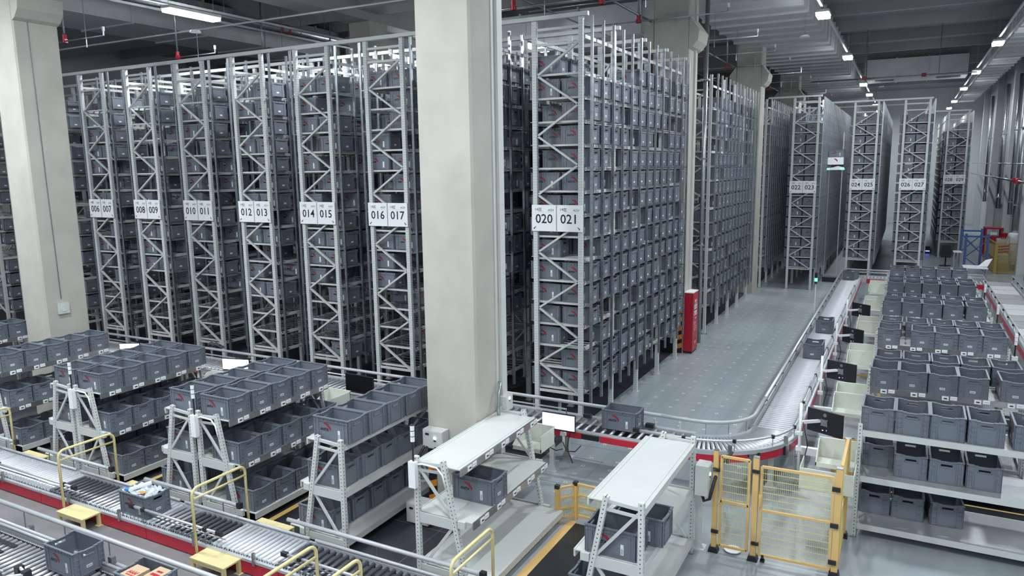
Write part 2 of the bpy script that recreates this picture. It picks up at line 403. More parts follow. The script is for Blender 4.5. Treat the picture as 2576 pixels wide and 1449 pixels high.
d=thing('smoke_detector','round white disc detector under the pale rail','detector',(-15.0,12.42,8.28))
MB().tube([(0,0,0),(0,0,.05)],[.13,.10],18).build('disc',M_sign,d,smooth=False)
for x,y,z,lab in ((-3.0,24.5,8.8,'above the robot aisle'),(-1.6,47,9.2,'beyond the far lamps')):
    d=thing('smoke_detector','round white disc detector '+lab,'detector',(x,y,z)); MB().tube([(0,0,0),(0,0,.05)],[.15,.11],16).build('disc',M_sign,d); MB().tube([(0,0,.05),(0,0,ZC-z)],.008,6).build('hanger_rod',M_galv,d)
# conduit run along the lamp rows
for x in (-2.28,2.42):
    t=thing('lamp_track','thin metal track the lamps hang from, %s row'%('left' if x<0 else 'right'),'track',(x,10,9.1))
    local(MB().box(x-.03,x+.03,-6,62,9.12,9.17),t,'rail',M_alu)
    if x>0: local(MB().box(x+.28,x+.34,-6,62,9.2,9.26),t,'rail',M_alu)
# sprinkler branch lines
def sprinkler(x0,x1,xt,y,z,lab):
    t=thing('sprinkler_line','thin sprinkler branch with red tee, '+lab,'sprinkler pipe',(xt,y,z),'sprinkler branches')
    local(MB().tube([(x0,y,z),(x1,y,z)],.018,6).tube([(xt,y,z),(xt,y,ZC)],.028,6),t,'pipe',M_galv,True)
    local(MB().box(xt-.06,xt+.06,y-.04,y+.04,z-.04,z+.05).tube([(xt,y,z-.04),(xt,y,z+.16)],.05,8),t,'tee_joint',M_bred)
    local(MB().tube([(x1,y,z),(x1,y,z+.12)],.018,6),t,'elbow',M_galv)
    local(MB().tube([(x1,y,z+.1),(x1,y,z+.2)],.03,8),t,'sprinkler_head',M_sign)
    xx=(x0*.3+x1*.7); local(MB().tube([(xx,y,z-.22),(xx,y,z)],.012,6),t,'sprinkler_head',M_galv)
    local(MB().tube([(xx,y,z),(xx,y,ZC)],.01,5),t,'drop_pipe',M_galv)
for j,yy in enumerate((16.35,18.95,22.9,26.1,29.5,32.8,36.1,39.3,43,46.3)): sprinkler(-8.2,-4.09,-6.35,yy,8.7,'%s one back over the robot aisle edge'%ORD[j+1])
for j in range(4): sprinkler(-19.5,-17.2,-18.75,11.6+3.25*j,8.3,'%s back over the leftmost racks'%ORD[j+1])
sprinkler(-9.4,-6.3,-8.0,15.2,8.55,'behind the big column at the top')
sprinkler(-12.6,-10.0,-11.2,12.9,8.9,'left of the big column at the top')
t=thing('sprinkler_main','long thin sprinkler main running back over rack 020','sprinkler pipe',(-6.35,15,8.85))
local(MB().tube([(-6.35,10,8.86),(-6.35,60,8.86)],.03,8).tube([(-8.1,10,8.86),(-8.1,60,8.86)],.02,8),t,'pipe',M_galv,True)
t=thing('sprinkler_cross','sprinkler branch with red tees in front of the lamps over racks 024 and 026','sprinkler pipe',(0,38,8.9))
local(MB().tube([(-4.2,37.4,8.75),(2.3,37.4,8.75)],.03,8),t,'pipe',M_galv,True)
for x in (-2.0,.35,): local(MB().box(x-.09,x+.09,37.34,37.46,8.68,8.84),t,'tee_joint',M_bred)
for x in (-1.95,.9): local(MB().tube([(x,37.4,8.75),(x,37.4,ZC)],.02,6),t,'drop_pipe',M_galv)
# ------------------------------------------------------------------ right wall: posts, pipes
for i,y in enumerate((33.5,39.5,46.5,55,64)):
    b=MB().box(4.55,4.9,y-.25,y+.25,0,ZC); struct(b.build('trim_%d'%(50+i),M_wall))
for i,(y,x,r,lab) in enumerate(((40.8,4.55,.16,'thick galvanised riser pipe on the right wall, wrapped at its foot'),(37.6,4.7,.05,'thin pipe on the right wall, nearer the camera'),(44.0,4.6,.10,'middle galvanised pipe on the right wall'),(49.5,4.6,.11,'second farthest galvanised pipe on the right wall'),(58,4.6,.10,'farthest galvanised pipe on the right wall'),(35.2,4.75,.035,'thin grey conduit on the right wall, closest to the camera'))):
    t=thing('riser_pipe',lab,'pipe',(x,y,0)); local(MB().tube([(x,y,0 if i<2 else 2.4),(x,y,9.2)],r,12),t,'pipe',M_galv,True)
    for z in (3,6.5): local(MB().box(x-r-.02,x+r+.04,y-r-.02,y+r+.02,z,z+.06),t,'clamp',M_galv)
    if i==0:
        local(MB().tube([(x,y,.3),(x,y,1.5),(x,y,1.7),(x,y,1.75)],[.2,.2,.26,.18],14),t,'lagging',M_sign,True)
t=thing('wall_pipe','horizontal pipe with a red valve along the right wall','pipe',(4.4,40,4.4))
local(MB().tube([(4.25,34,4.15),(4.25,66,4.15)],.05,8).tube([(4.25,34,4.9),(4.25,66,4.9)],.025,6),t,'pipe',M_galv,True)
local(MB().tube([(4.25,38.6,4.15),(4.25,39.4,4.15)],.13,10).tube([(4.25,39,4.15),(4.05,39,4.25)],.10,10),t,'valve',M_bred)
# ------------------------------------------------------------------ the tote
TW,TD,TH=.60,.40,.32      # long side along local x carries the print, short sides (+-x) the handles
def swoosh(mb, y, s=1., cx=-.065, cz=.195, m=None):
    pts=[(-.078,.052),(-.045,.060),(-.012,.058),(.016,.046),(.026,.050),(.036,.034),(.056,.012),(.076,-.018),(.080,-.050),(.064,-.066),(.046,-.036),(.022,-.010),(-.006,.012),(-.032,.027),(-.058,.040)]
    n=len(pts); V=[(cx+u*s,y,cz+v*s) for u,v in pts]
    # split into convex-ish quads (upper edge / lower edge)
    up=[0,1,2,3,5,6,7,8]; lo=[0,14,13,12,11,10,9,8]
    F=[]
    for i in range(7):
        q=[up[i],lo[i],lo[i+1],up[i+1]]
        q=[a for k,a in enumerate(q) if a not in q[:k]]
        if len(q)>2: F.append(q)
    F.append([3,4,5]); mb.add(V,F,m)
def tote_parts():
    g=.008
    b=MB(); w,d,h=TW/2-.012,TD/2-.012,TH
    b.box(-w+.01,w-.01,-d+.01,d-.01,0,.012)
    for s in (-1,1):      # long walls
        y0,y1=sorted((s*d,s*(d-.006))); b.box(-w,w,y0,y1,0,h-.014)
        for x in (-.272,-.215,.215,.272): ya,yb=sorted((s*d,s*(d+.008))); b.box(x-.008,x+.008,ya,yb,.0,h-.03)
        for x in np.linspace(-.18,.18,7): ya,yb=sorted((s*d,s*(d+.009))); b.box(x-.003,x+.003,ya,yb,h-.05,h-.014)
        ya,yb=sorted((s*d,s*(d+.009))); b.box(-w,w,ya,yb,h-.055,h-.049); b.box(-w,w,ya,yb,.0,.012)
        # short walls with a real hand slot
        x0,x1=sorted((s*w,s*(w-.006)))
        b.box(x0,x1,-d,d,0,.235); b.box(x0,x1,-d,-.065,.235,h-.014); b.box(x0,x1,.065,d,.235,h-.014); b.box(x0,x1,-.065,.065,.265,h-.026)
        xa,xb=sorted((s*w,s*(w+.010)))
        for y in (-.178,-.118,.118,.178): b.box(xa,xb,y-.006,y+.006,0,h-.03)
        for z in (.10,.16,.22):
            b.box(xa,xb,-.178,-.118,z-.004,z+.004); b.box(xa,xb,.118,.178,z-.004,z+.004)
        b.box(xa,xb,-.118,.118,.0,.010); b.box(xa,xb,-.08,.08,.226,.236); b.box(xa,xb,-.08,-.072,.226,.275); b.box(xa,xb,.072,.08,.226,.275)
    body=b
    r=MB()
    for s in (-1,1):
        y0,y1=sorted((s*(TD/2),s*(TD/2-.024))); r.box(-TW/2,TW/2,y0,y1,h-.014,h)
        x0,x1=sorted((s*(TW/2),s*(TW/2-.026)))
        for sy in (-1,1):
            a,c=sorted((sy*.115,sy*(TD/2-.0241))); r.box(x0,x1,a,c,h-.014,h)
            a,c=sorted((sy*.07,sy*.115)); r.box(x0,x1,a,c,h-.022,h-.008)
        r.box(x0,x1,-.07,.07,h-.030,h-.016)
    lg=MB(); yy=-(d+.0015)
    swoosh(lg,yy,.85,m=M_red_print); put_text(lg,'ANTA',.050,-.112,yy,.152,M_black_print,shear=.2,bold=.0022)
    la=MB(); la.box(.115,.150,-(d+.003),-d,.045,.165,M_paper)
    for k in range(7): la.box(.122,.143,-(d+.0035),-(d+.003),.055+.009*k,.055+.009*k+.004,M_black_print)
    nl=MB(); nl.box(w,w+.003,-.042,.030,.075,.108,M_paper)
    for k in range(6): nl.box(w+.003,w+.0035,-.034+.010*k,-.028+.010*k,.084,.099,M_black_print)
    return body,r,lg,la,nl
TB,TR,TL,TA,TN=tote_parts()
me_b=TB.mesh('tote_body',M_tote); me_r=TR.mesh('tote_rim',M_tote); me_l=TL.mesh('tote_print'); me_a=TA.mesh('tote_barcode'); me_n=TN.mesh('tote_number')
def low_tote():
    b=MB(); w,d,h=TW/2-.012,TD/2-.012,TH
    b.box(-w,w,-d,d,0,.012,M_tote)
    for s in (-1,1):
        y0,y1=sorted((s*d,s*(d-.006))); b.box(-w,w,y0,y1,0,h-.014,M_tote); y0,y1=sorted((s*(d+.012),s*(d-.012))); b.box(-w-.012,w+.012,y0,y1,h-.045,h,M_tote)
        x0,x1=sorted((s*w,s*(w-.006))); b.box(x0,x1,-d,d,0,h-.014,M_tote); x0,x1=sorted((s*(w+.012),s*(w-.012))); b.box(x0,x1,-d,d,h-.05,h-.012,M_tote)
        for x in (-.245,.245): ya,yb=sorted((s*d,s*(d+.008))); b.box(x-.03,x+.03,ya,yb,0,h-.05,M_tote)
        xa,xb=sorted((s*w,s*(w+.008)))
        for y in (-.15,.15): b.box(xa,xb,y-.03,y+.03,0,h-.05,M_tote)
    swoosh(b,-(d+.0015),.8,m=M_red_print); b.box(-.15,-.06,-(d+.002),-(d+.001),.148,.172,M_black_print)
    b.box(.115,.150,-(d+.003),-d,.045,.165,M_paper); b.box(w,w+.003,-.042,.030,.075,.108,M_paper)
    return b
LOW=low_tote(); LV,LL,LS,LM=LOW.arrays()
TOTES=[]     # (x,y,z,rot,label,group,force)
def tote(x,y,z,rot,label,group,force=0,flip=False): TOTES.append((x,y,z,rot,label,group,force,flip))
def flush_totes():
    sc=[]
    for i,t in enumerate(TOTES):
        p=to_px((t[0],t[1],t[2]+.16)); d=1e9
        if p and -60<p[0]<2640 and -60<p[1]<1510: d=p[2]
        sc.append((d-(100 if t[6] else 0),i))
    sc.sort(); keep=[i for d,i in sc[:300] if d<1e8]; rest=[i for _,i in sc[300:]]+[i for d,i in sc[:300] if d>=1e8]
    for i in keep:
        x,y,z,rot,label,group,_,flip=TOTES[i]
        o=obj('storage_tote',me_b,None,(x,y,z)); o.rotation_euler=(0,0,rot); tag(o,label,'tote',group)
        for nm,me in (('rim',me_r),('printed_emblem',me_l),('barcode_label',me_a),('number_label',me_n)): obj(nm,me,o).rotation_euler=(0,0,PI if flip and nm=='number_label' else 0)
    n=len(rest)
    if n:
        P=np.array([[TOTES[i][0],TOTES[i][1],TOTES[i][2]] for i in rest]); R=np.array([TOTES[i][3] for i in rest])
        c,s=np.cos(R)[:,None],np.sin(R)[:,None]
        X=LV[None,:,0]*c-LV[None,:,1]*s+P[:,0:1]; Y=LV[None,:,0]*s+LV[None,:,1]*c+P[:,1:2]; Z=LV[None,:,2]+P[:,2:3]
        V=np.stack([X,Y,Z],-1).reshape(-1,3); L=(LL[None]+np.arange(n)[:,None]*len(LV)).ravel()
        o=obj('storage_totes',mk_mesh('totes_far',V,L,np.tile(LS,n),np.tile(LM,n),LOW.mats))
        tag(o,'the many further grey totes filling the depth of the tall racks','tote'); stuff(o)
    return len(keep),n
# ------------------------------------------------------------------ tall racks
LEV=[.90+.413*k for k in range(15)]
def fill(lev,kind,sign):
    if kind=='left': p=(.16 if lev<1 else .10 if lev<3 else .55 if lev<5 else .8)
    elif kind=='mid': p=(.82 if lev<3 else .86 if lev<12 else .75 if lev<14 else .35)
    else: p=.96 if lev<14 else .5
    return random.random()<p*(.75 if kind=='left' else 1)
def rack(x0,ya,yb,nums,kind,label,uname,near=3,fullside=True,sign=True,frontparts=True,inner=None):
    W=1.0; nb=int(round((yb-ya)/1.6)); 
    t=thing('storage_rack',label,'storage rack',(x0+.5,ya,0),'tall tote racks')
    # front frame
    for s,nm in ((0,'upright'),(1,'upright')):
        x=x0+.05+s*.9
        post((x,ya,0),(x,ya,7.59),.085,.07,M_post,t,'upright')
        local(MB().box(x-.08,x+.08,ya-.07,ya+.07,0,.012).tube([(x,ya,.012),(x,ya,.05)],.03,8),t,'foot_plate',M_galv)
    z=7.18; side=1
    while z>.95:
        z2=z-.528; a=x0+(.90 if side else .10); c=x0+(.10 if side else .90)
        local(MB().bar((a,ya-.0,z),(c,ya-.0,z2),.035,.045,up=(0,1,0)),t,'diagonal_brace',M_white)
        z=z2; side=1-side
    for zz in (.83,7.18,7.44): local(MB().box(x0+.10,x0+.90,ya-.02,ya+.02,zz-.025,zz+.02),t,'cross_bar',M_white)
    for k,zz in enumerate(LEV): local(MB().box(x0+.0,x0+1.0,ya+.045,ya+.085,zz-.035,zz),t,'level_bar',M_white)
    # side beams
    for k,zz in enumerate(LEV):
        for s in (0,1):
            x=x0+.015 if s==0 else x0+.985
            local(MB().box(x-.015,x+.015,ya+.06,yb+.05,zz-.065,zz),t,'side_beam',M_white)
    for s in (0,1):
        x=x0+.015 if s==0 else x0+.985; local(MB().box(x-.015,x+.015,ya+.06,yb+.05,7.24,7.30),t,'side_beam',M_white)
    # deeper frames: uprights each, bracing joined
    br=MB()
    for j in range(1,nb+1):
        y=ya+1.6*j
        for s in (0,1):
            x=x0+.05+s*.9
            if j<=7: post((x,y,0),(x,y,7.59),.09,.07,M_post,t,'upright')
            else: br.box(x-.045,x+.045,y-.035,y+.035,0,7.59)
            br.box(x-.07,x+.07,y-.06,y+.06,0,.012)
        z=7.0; side=1
        while z>1.3:
            z2=z-.9; a=x0+(.90 if side else .10); c=x0+(.10 if side else .90); br.bar((a,y,z),(c,y,z2),.03,.04,up=(0,1,0)); z=z2; side=1-side
        for zz in LEV: br.box(x0+.1,x0+.9,y-.02,y+.02,zz-.04,zz-.005)
    stuff(local(br,t,'rear_frames',M_white))
    # support slats under every tote slot
    sl=MB()
    for zz in LEV:
        for j in range(3*nb):
            y=ya+.31+.533*j
            for dy in (-.16,.0,.16): sl.box(x0+.03,x0+.97,y+dy-.022,y+dy+.022,zz-.012,zz)
            if j<9: 
                for xx in (x0-.11,x0+1.02): sl.box(xx,xx+.09,y-.19,y-.13,zz-.006,zz+.004)
    stuff(local(sl,t,'support_slats',M_white if kind!='left' else M_galv))
    # vertical guide channels along both aisles
    sides=(0,1) if kind=='left' else (1,)
    n=3*nb+1; limit=10 if kind=='left' else 120; rest=MB()
    for s in sides:
        x=x0-.135 if s==0 else x0+1.135
        for j in range(n):
            y=ya+.045+.533*j
            if j<limit:
                b=MB().box(-.022,.022,-.018,.018,.66,7.60); b.box(-.022,-.012,-.026,.026,.66,7.60)
                o=b.build('guide_channel',M_galv,t); o.location=Vector((x,y,0))-t.location
            else: rest.box(x-.022,x+.022,y-.018,y+.018,.66,7.60)
            if j<limit or j%3==0:
                for zz in LEV[::2]:
                    xa,xb=sorted((x,x0+(0 if s==0 else 1.0))); rest.box(xa,xb,y-.012,y+.012,zz-.05,zz-.03)
    if rest.n: stuff(local(rest,t,'guide_brackets',M_galv))
    if sign:
        sg=MB().box(x0+.0,x0+1.0,ya-.075,ya-.055,3.88,4.36,M_sign); sb=local(sg,t,'sign_board')
        tx=MB(); y=-.0771
        for h,num in ((0,nums[0]),(1,nums[1])):
            cx=-.25+.5*h
            put_text(tx,num,.235,cx,y,-.02,M_black_print,bold=.0025)
            put_text(tx,'14',.075,cx-.15,y,.155,M_black_print); put_text(tx,'AGV',.060,cx+.14,y,.145,M_black_print)
            ux,uz=cx-.075,.155; r=.028
            tx.box(ux-r,ux-r+.006,y-.001,y,uz-r,uz+r,M_black_print).box(ux-r,ux+r,y-.001,y,uz+r-.006,uz+r,M_black_print).box(ux-r,ux+r,y-.001,y,uz-r,uz-r+.006,M_black_print)
            tx.bar((ux-.016,y,uz-.016),(ux+.02,y,uz+.018),.005,.001,M_black_print,up=(0,1,0)); tx.bar((ux-.016,y,uz+.018),(ux+.02,y,uz-.016),.005,.001,M_black_print,up=(0,1,0))
            tx.box(cx-.20,cx+.20,y-.0005,y,.105,.108,M_box)
            ax=cx+(.19 if h else -.19); dx=1 if h else -1
            tx.bar((ax-dx*.022,y,-.158),(ax+dx*.012,y,-.192),.014,.001,M_black_print,up=(0,1,0)); tx.add([(ax+dx*.022,y,-.202),(ax-dx*.006,y,-.202),(ax+dx*.022,y,-.174)],[[0,1,2] if dx<0 else [0,2,1]],M_black_print)
        tx.box(-.006,.006,y-.004,y,-.23,.235,M_galv)
        o=tx.build('sign_numbers',None,sb); o.location=(0,0,4.12)
    # totes
    for k,zz in enumerate(LEV):
        for s in (0,1):
            cols=3*nb if (s==1 or inner is None) else inner
            for j in range(cols):
                if kind=='left' and j>=9: break
                if not fill(k,kind,sign): continue
                xx=x0+.5+(.315 if s else -.315)+random.uniform(-.012,.012); yy=ya+.31+.533*j+random.uniform(-.015,.015)
                lab='grey tote, %s level up, %s column, %s slot back, %s'%(ORD[k+1],'right' if s else 'left',ORD[min(j+1,20)],uname)
                tote(xx,yy,zz+.004,random.uniform(-.02,.02),lab,'totes in the '+uname)
    return t
XR={'020':-6.08,'018':-7.98,'016':-9.90,'014':-11.81,'012':-13.72,'010':-15.62,'008':-17.51,'006':-19.38}
for n,x in XR.items():
    if n=='020':
        rack(x,12.25,18.65,('020','021'),'mid','tall pale rack signed 020 and 021, standing right of the big column','rack right of column')
    else:
        n2='%03d'%(int(n)+1)
        k=(18-int(n))//2
        un='rack hidden behind column' if k==0 else '%s rack left of column'%ORD[k]
        rack(x,12.25,18.65,(n,n2),'left','tall dim tote rack mostly hidden behind the big column' if k==0 else '%s tall tote rack to the left of the big column, signed %s and %s'%(ORD[k].capitalize(),n,n2),un,sign=k!=0)
rack(-6.08,21.85,28.25,None,'mid','long rack block of close upright rails just beyond the red cabinet','block beyond red cabinet',sign=False,inner=0)
rack(-6.08,31.3,39.3,None,'far','rack block farther back than the one beyond the red cabinet','second block beyond cabinet',sign=False,inner=0)
rack(-6.08,42.,50.,None,'far','most distant block in the row of racks behind the red cabinet','third block beyond cabinet',sign=False,inner=0)
rack(-4.15,31.5,50.7,('022','023'),'far','tall rack signed 022 and 023, standing right beside the wide floor aisle','rack beside floor aisle',inner=2)
rack(-2.21,35.5,54.7,('024','025'),'far','tall rack signed 024 and 025, behind the far end of the conveyor','rack behind belt end',inner=2)
rack(-.30,35.5,54.7,('026','027'),'far','tall rack signed 026 and 027, straight behind the rows of shelf totes','rack behind shelf rows',inner=2)
rack(1.66,45.1,59.5,('028','029'),'far','tall rack signed 028 and 029, nearest the right wall and farthest back','rack near right wall',inner=3)
# plain racks deeper in the left bay and at the far left, with few details
for i,x in enumerate((-21.3,-23.2,-25.1,-27.0)):
    t=thing('storage_rack','tall dim tote rack %s to the left of rack 006'%ORD[i+1],'storage rack',(x+.5,12.25,0),'tall tote racks')
    b=MB(); s_=MB()
    for j in range(5):
        y=12.25+1.6*j
        for xx in (x+.05,x+.95): post((xx,y,0),(xx,y,7.59),.09,.07,M_post,t,'upright')
        z=7.18; side=1
        while z>.95: z2=z-.528; b.bar((x+(.9 if side else .1),y,z),(x+(.1 if side else .9),y,z2),.035,.04,up=(0,1,0)); z=z2; side=1-side
    for zz in LEV:
        for xx in (x+.015,x+.985): s_.box(xx-.015,xx+.015,12.3,18.7,zz-.065,zz)
        for j in range(12): s_.box(x+.03,x+.97,12.4+.533*j,12.45+.533*j,zz-.012,zz)
        for j in range(9):
            if i<3 and random.random()<.5: tote(x+.815,12.56+.533*j,zz+.004,0,'grey tote in a dim rack at the far left edge','totes at the far left')
    stuff(local(b,t,'braces',M_white)); stuff(local(s_,t,'shelf_beams',M_white))
for i,x in enumerate((-19.4,-17.5,-15.6,-13.7,-11.8,-9.9,-8.0)):
    t=thing('storage_rack','dim second rack block behind the %s rack counted from 006'%ORD[i+1],'storage rack',(x+.5,21.8,0),'tall tote racks')
    b=MB(); s_=MB()
    for j in range(5):
        y=21.85+1.6*j
        for xx in (x+.05,x+.95): b.box(xx-.045,xx+.045,y-.035,y+.035,0,7.59)
        z=7.18; side=1
        while z>1.5: z2=z-.9; b.bar((x+(.9 if side else .1),y,z),(x+(.1 if side else .9),y,z2),.03,.04,up=(0,1,0)); z=z2; side=1-side
    for zz in LEV:
        for xx in (x+.015,x+.985): s_.box(xx-.015,xx+.015,21.85,28.3,zz-.065,zz)
        for j in range(12): s_.box(x+.03,x+.97,22+.533*j,22.05+.533*j,zz-.012,zz)
        for j in range(8):
            if random.random()<.6: tote(x+.815,22.1+.533*j,zz+.004,0,'grey tote in a dim rear rack block','totes in rear blocks')
            if random.random()<.6 and j<3: tote(x+.185,22.1+.533*j,zz+.004,0,'grey tote in a dim rear rack block','totes in rear blocks')
    stuff(local(b,t,'frames',M_white)); stuff(local(s_,t,'shelf_beams',M_white))
# long tie beams across the rack tops
for j in range(5):
    y=12.25+1.6*j
    t=thing('tie_beam','long white tie beam across the rack tops, %s row from the front'%ORD[j+1],'beam',(-12,y,7.6))
    b=MB().box(-27.2,-5.0,y-.04,y+.04,7.60,7.67); local(b,t,'beam',M_white)
for xa,xb,y,lab in ((-5.1,-3.1,31.5,'over rack 022 023'),(-3.2,.75,35.5,'joining racks 024 and 026'),(.7,2.7,45.1,'over rack 028 029'),(-3.2,.75,38.7,'behind the front one over racks 024 and 026'),(-4.2,-3.1,34.7,'second one back over rack 022')):
    t=thing('tie_beam','thin white tie beam '+lab,'beam',((xa+xb)/2,y,7.6)); local(MB().box(xa,xb,y-.04,y+.04,7.60,7.67),t,'beam',M_white)
# ------------------------------------------------------------------ picking shelves (A-frames with three decks)
def unit(mp, L, label, rail, name='picking_shelf', lamp_on=False, totes=None, uname='', tall=True, near_first=True, braces2=True):
    """mp(lx,ly)->(X,Y): lx = distance from the vertical posts towards the picker, ly = along the shelf"""
    o0=mp(.3,L/2); t=thing(name,label,'shelf',(o0[0],o0[1],0),'A-frame picking shelves')
    def B(mb,lx0,lx1,ly0,ly1,z0,z1,m=None):
        a=mp(lx0,ly0); c=mp(lx1,ly1); return mb.box(min(a[0],c[0]),max(a[0],c[0]),min(a[1],c[1]),max(a[1],c[1]),z0,z1,m)
    def P(lx,ly,z): a=mp(lx,ly); return (a[0],a[1],z)
    ux=Vector((*mp(1,0),0))-Vector((*mp(0,0),0))
    for ly in (0,L):
        post(P(0,ly,0),P(0,ly,1.60),.06,.055,M_post1,t,'vertical_post',ref=ux)
        post(P(.70,ly,0),P(.385,ly,1.60),.06,.055,M_post1,t,'slanted_post',ref=ux)
        local(MB().box(*[v for ab in zip([c-.05 for c in P(0,ly,0)[:2]],[c+.05 for c in P(0,ly,0)[:2]]) for v in ab],0,.012),t,'foot_plate',M_galv)
        local(MB().bar(P(0,ly,1.52),P(.40,ly,1.545),.025,.04),t,'top_bar',M_white)
        local(MB().bar(P(0,ly,1.43),P(.42,ly,1.45),.025,.03),t,'top_bar',M_white)
        local(MB().bar(P(.03,ly,1.47),P(.50,ly,.90),.022,.035),t,'diagonal_brace',M_white)
        local(MB().bar(P(.53,ly,.82),P(.03,ly,.14),.022,.035),t,'diagonal_brace',M_white)
        e=-.012 if ly==0 else .012
        local(B(MB(),.0,.56,ly+e*1.2-.006,ly+e*1.2+.006,.76,.89),t,'end_plate',M_white)
        local(B(MB(),.0,.68,ly+e*1.2-.006,ly+e*1.2+.006,.10,.21),t,'end_plate',M_white)
        for lx,z in ((.58,.80),(.70,.13)): local(B(MB(),lx,lx+.10,ly-.02,ly+.02,z,z+.09),t,'bracket',M_white)
    for k,(d0,d1,z) in enumerate(((-.02,.60,1.52),(-.02,.76,.88),(-.02,1.0,.20))):
        dm=M_white if z>1 or not braces2 else M_deckg
        dk=local(B(MB(),d0,d1,.03,L-.03,z-.012,z),t,'deck',dm)
        if k==0: local(B(B(MB(),d0+.035,d0+.039,.04,L-.04,z,z+.001),d1-.045,d1-.041,.04,L-.04,z,z+.001),t,'deck_seam',M_joint)
        local(B(MB(),d0-.015,d0+.0,.03,L-.03,z-.075,z+.006),t,'back_beam',M_white)
        fm=M_steel if (rail and k<2) else M_white
        fr=local(B(MB(),d1,d1+.02,.03,L-.03,z-.085,z+.004),t,'front_rail' if rail and k<2 else 'front_beam',fm)
        if rail and k<2:
            for i in range(5):
                b=MB(); ly=.18+.42*i
                B(b,d1+.02,d1+.026,ly,ly+.09,z-.075,z-.01,M_sign); B(b,d1+.02,d1+.026,ly+.11,ly+.20,z-.060,z-.005,M_sign)
                B(b,d1+.026,d1+.029,ly+.025,ly+.07,z-.052,z-.034,M_black); B(b,d1+.026,d1+.028,ly+.125,ly+.185,z-.036,z-.026,M_box)
                local(b,t,'price_tag' if False else 'tag_holder')
    if lamp_on:
        x,y,z=P(-.01,-.05,0)
        local(MB().box(x-.05,x+.05,y-.045,y+.02,1.22,1.55),t,'control_box',M_sign)
        sl=MB().tube([(x,y,1.52),(x,y,1.80)],.012,8,M_black); o=local(sl,t,'signal_lamp')
        for i in range(3):
            MB().tube([(0,0,0),(0,0,.062)],.026,12,M_sign).tube([(0,0,.062),(0,0,.07)],.027,12,M_black).build('lamp_segment',None,o,loc=(x-t.location.x,y-t.location.y,1.80+.07*i),smooth=False)
        local(MB().tube([P(.0,-.03,1.50),P(.12,-.04,1.53),P(.32,-.04,1.52),P(.40,-.04,1.44),P(.44,-.04,1.28)],.012,6),t,'cable_sleeve',M_sign,True)
    return t
def fill_unit(mp, pos, rot, uname, spec, lab=True, flip=False):
    cx=(.31,.46,.68); tn=('top','middle','bottom'); z=(1.524,.884,.204)
    for k,row in enumerate(spec):
        for j,sp in enumerate(row):
            ly=sp if isinstance(sp,(int,float)) else sp[0]; dx=0 if isinstance(sp,(int,float)) else sp[1]; dr=0 if isinstance(sp,(int,float)) or len(sp)<3 else sp[2]
            a=mp(cx[k]-(.0 if lab else .10)+dx,ly)
            tote(a[0],a[1],z[k],rot+dr+random.uniform(-.012,.012),'grey tote, %s along %s deck, %s'%(ORD[j+1],tn[k],uname),'totes on the '+uname,1,flip)
five=[.25+.415*i for i in range(5)]
full=[five,five,five]
LEFT=[(-17.65,1,'far left shelf','picking shelf at the far left, mostly hidden by the grey column',[five,five,five],True),
 (-14.78,1,'leftmost long shelf','picking shelf cut by the left edge of the photo, full of totes',full,True),
 (-12.05,-1,'back of second double shelf','left facing half of the double shelf beside the leftmost yellow handrail',full,False),
 (-11.90,1,'labelled side, second double shelf','right facing half of the double shelf behind the first yellow handrail',full,True),
 (-9.10,-1,'back of third double shelf','left facing half of the double shelf behind the second yellow handrail',full,False),
 (-8.94,1,'labelled side, third double shelf','right facing half of the double shelf, signal lamp at its post',full,True),
 (-6.24,-1,'shelf left of big column','full single shelf with plain white beams just left of the big column',full,False),
 (-5.05,1,'nearly empty white shelf','nearly empty white shelf in the centre foreground with one tote',[[],[.72],[]],True),
 (-2.21,-1,'white shelf left of the yellow gate','white shelf with bare top deck just left of the yellow gate',[[],[.24,(.66,-.16)],[.3]],False)]
for xv,s,un,lab,spec,rail in LEFT:
    mp=(lambda xv,s:(lambda lx,ly:(xv+s*lx,6.91+ly)))(xv,s)
    unit(mp,2.1,lab,rail,lamp_on=rail and xv>-13,uname=un,braces2=False)
    fill_unit(mp,None,0.,un,spec,lab=(s>0),flip=(s<0))
C=[10.32,13.3,16.5,19.7,22.9,26.1]
RR=[]
RR.append((10.45,1,'front right shelf','big white shelf in the right foreground, backs of totes towards the camera',[[.2,.6,1.0,1.42,1.9],[(.22,.25,.05),.62,1.03,1.45],[.22,.63,(1.07,0,.10)]],False))
names=['second','third','fourth','fifth','sixth']
rowspec=[([.22,.62,1.02,1.42,1.95],five),([.22,.80,1.19,1.58,1.97],[.25,.70,1.15,1.56,1.97]),([.22,.62,1.03,1.45,1.90],five),(five,five),(five,five)]
for i,c in enumerate(C[1:]):
    RR.append((c-.09,-1,'%s right shelf, near side'%names[i],'%s shelf back on the right, labelled side facing the camera'%names[i].capitalize(),[rowspec[i][0],five,[]],True))
    if i<4: RR.append((c+.09,1,'%s right shelf, far side'%names[i],'%s shelf back on the right, side facing away'%names[i].capitalize(),[rowspec[i][1],[],[]],False))
for yv,s,un,lab,spec,rail in RR:
    mp=(lambda yv,s:(lambda lx,ly:(-.34+ly,yv+s*lx)))(yv,s)
    unit(mp,2.2 if yv>11 else 2.6,lab,rail,uname=un)
    fill_unit(mp,None,-PI/2,un,spec,lab=True,flip=(s>0))
# ------------------------------------------------------------------ conveyors
def roller_mesh(L,r,m,name):
    return MB().tube([(0,-L/2,0),(0,L/2,0)],r,10,m).mesh(name,None,True)
def strip_rail(t,x0,x1,y,z,nm='guide_tube',m=M_alu,r=.022): return local(MB().tube([(x0,y,z),(x1,y,z)],r,8),t,nm,m,True)
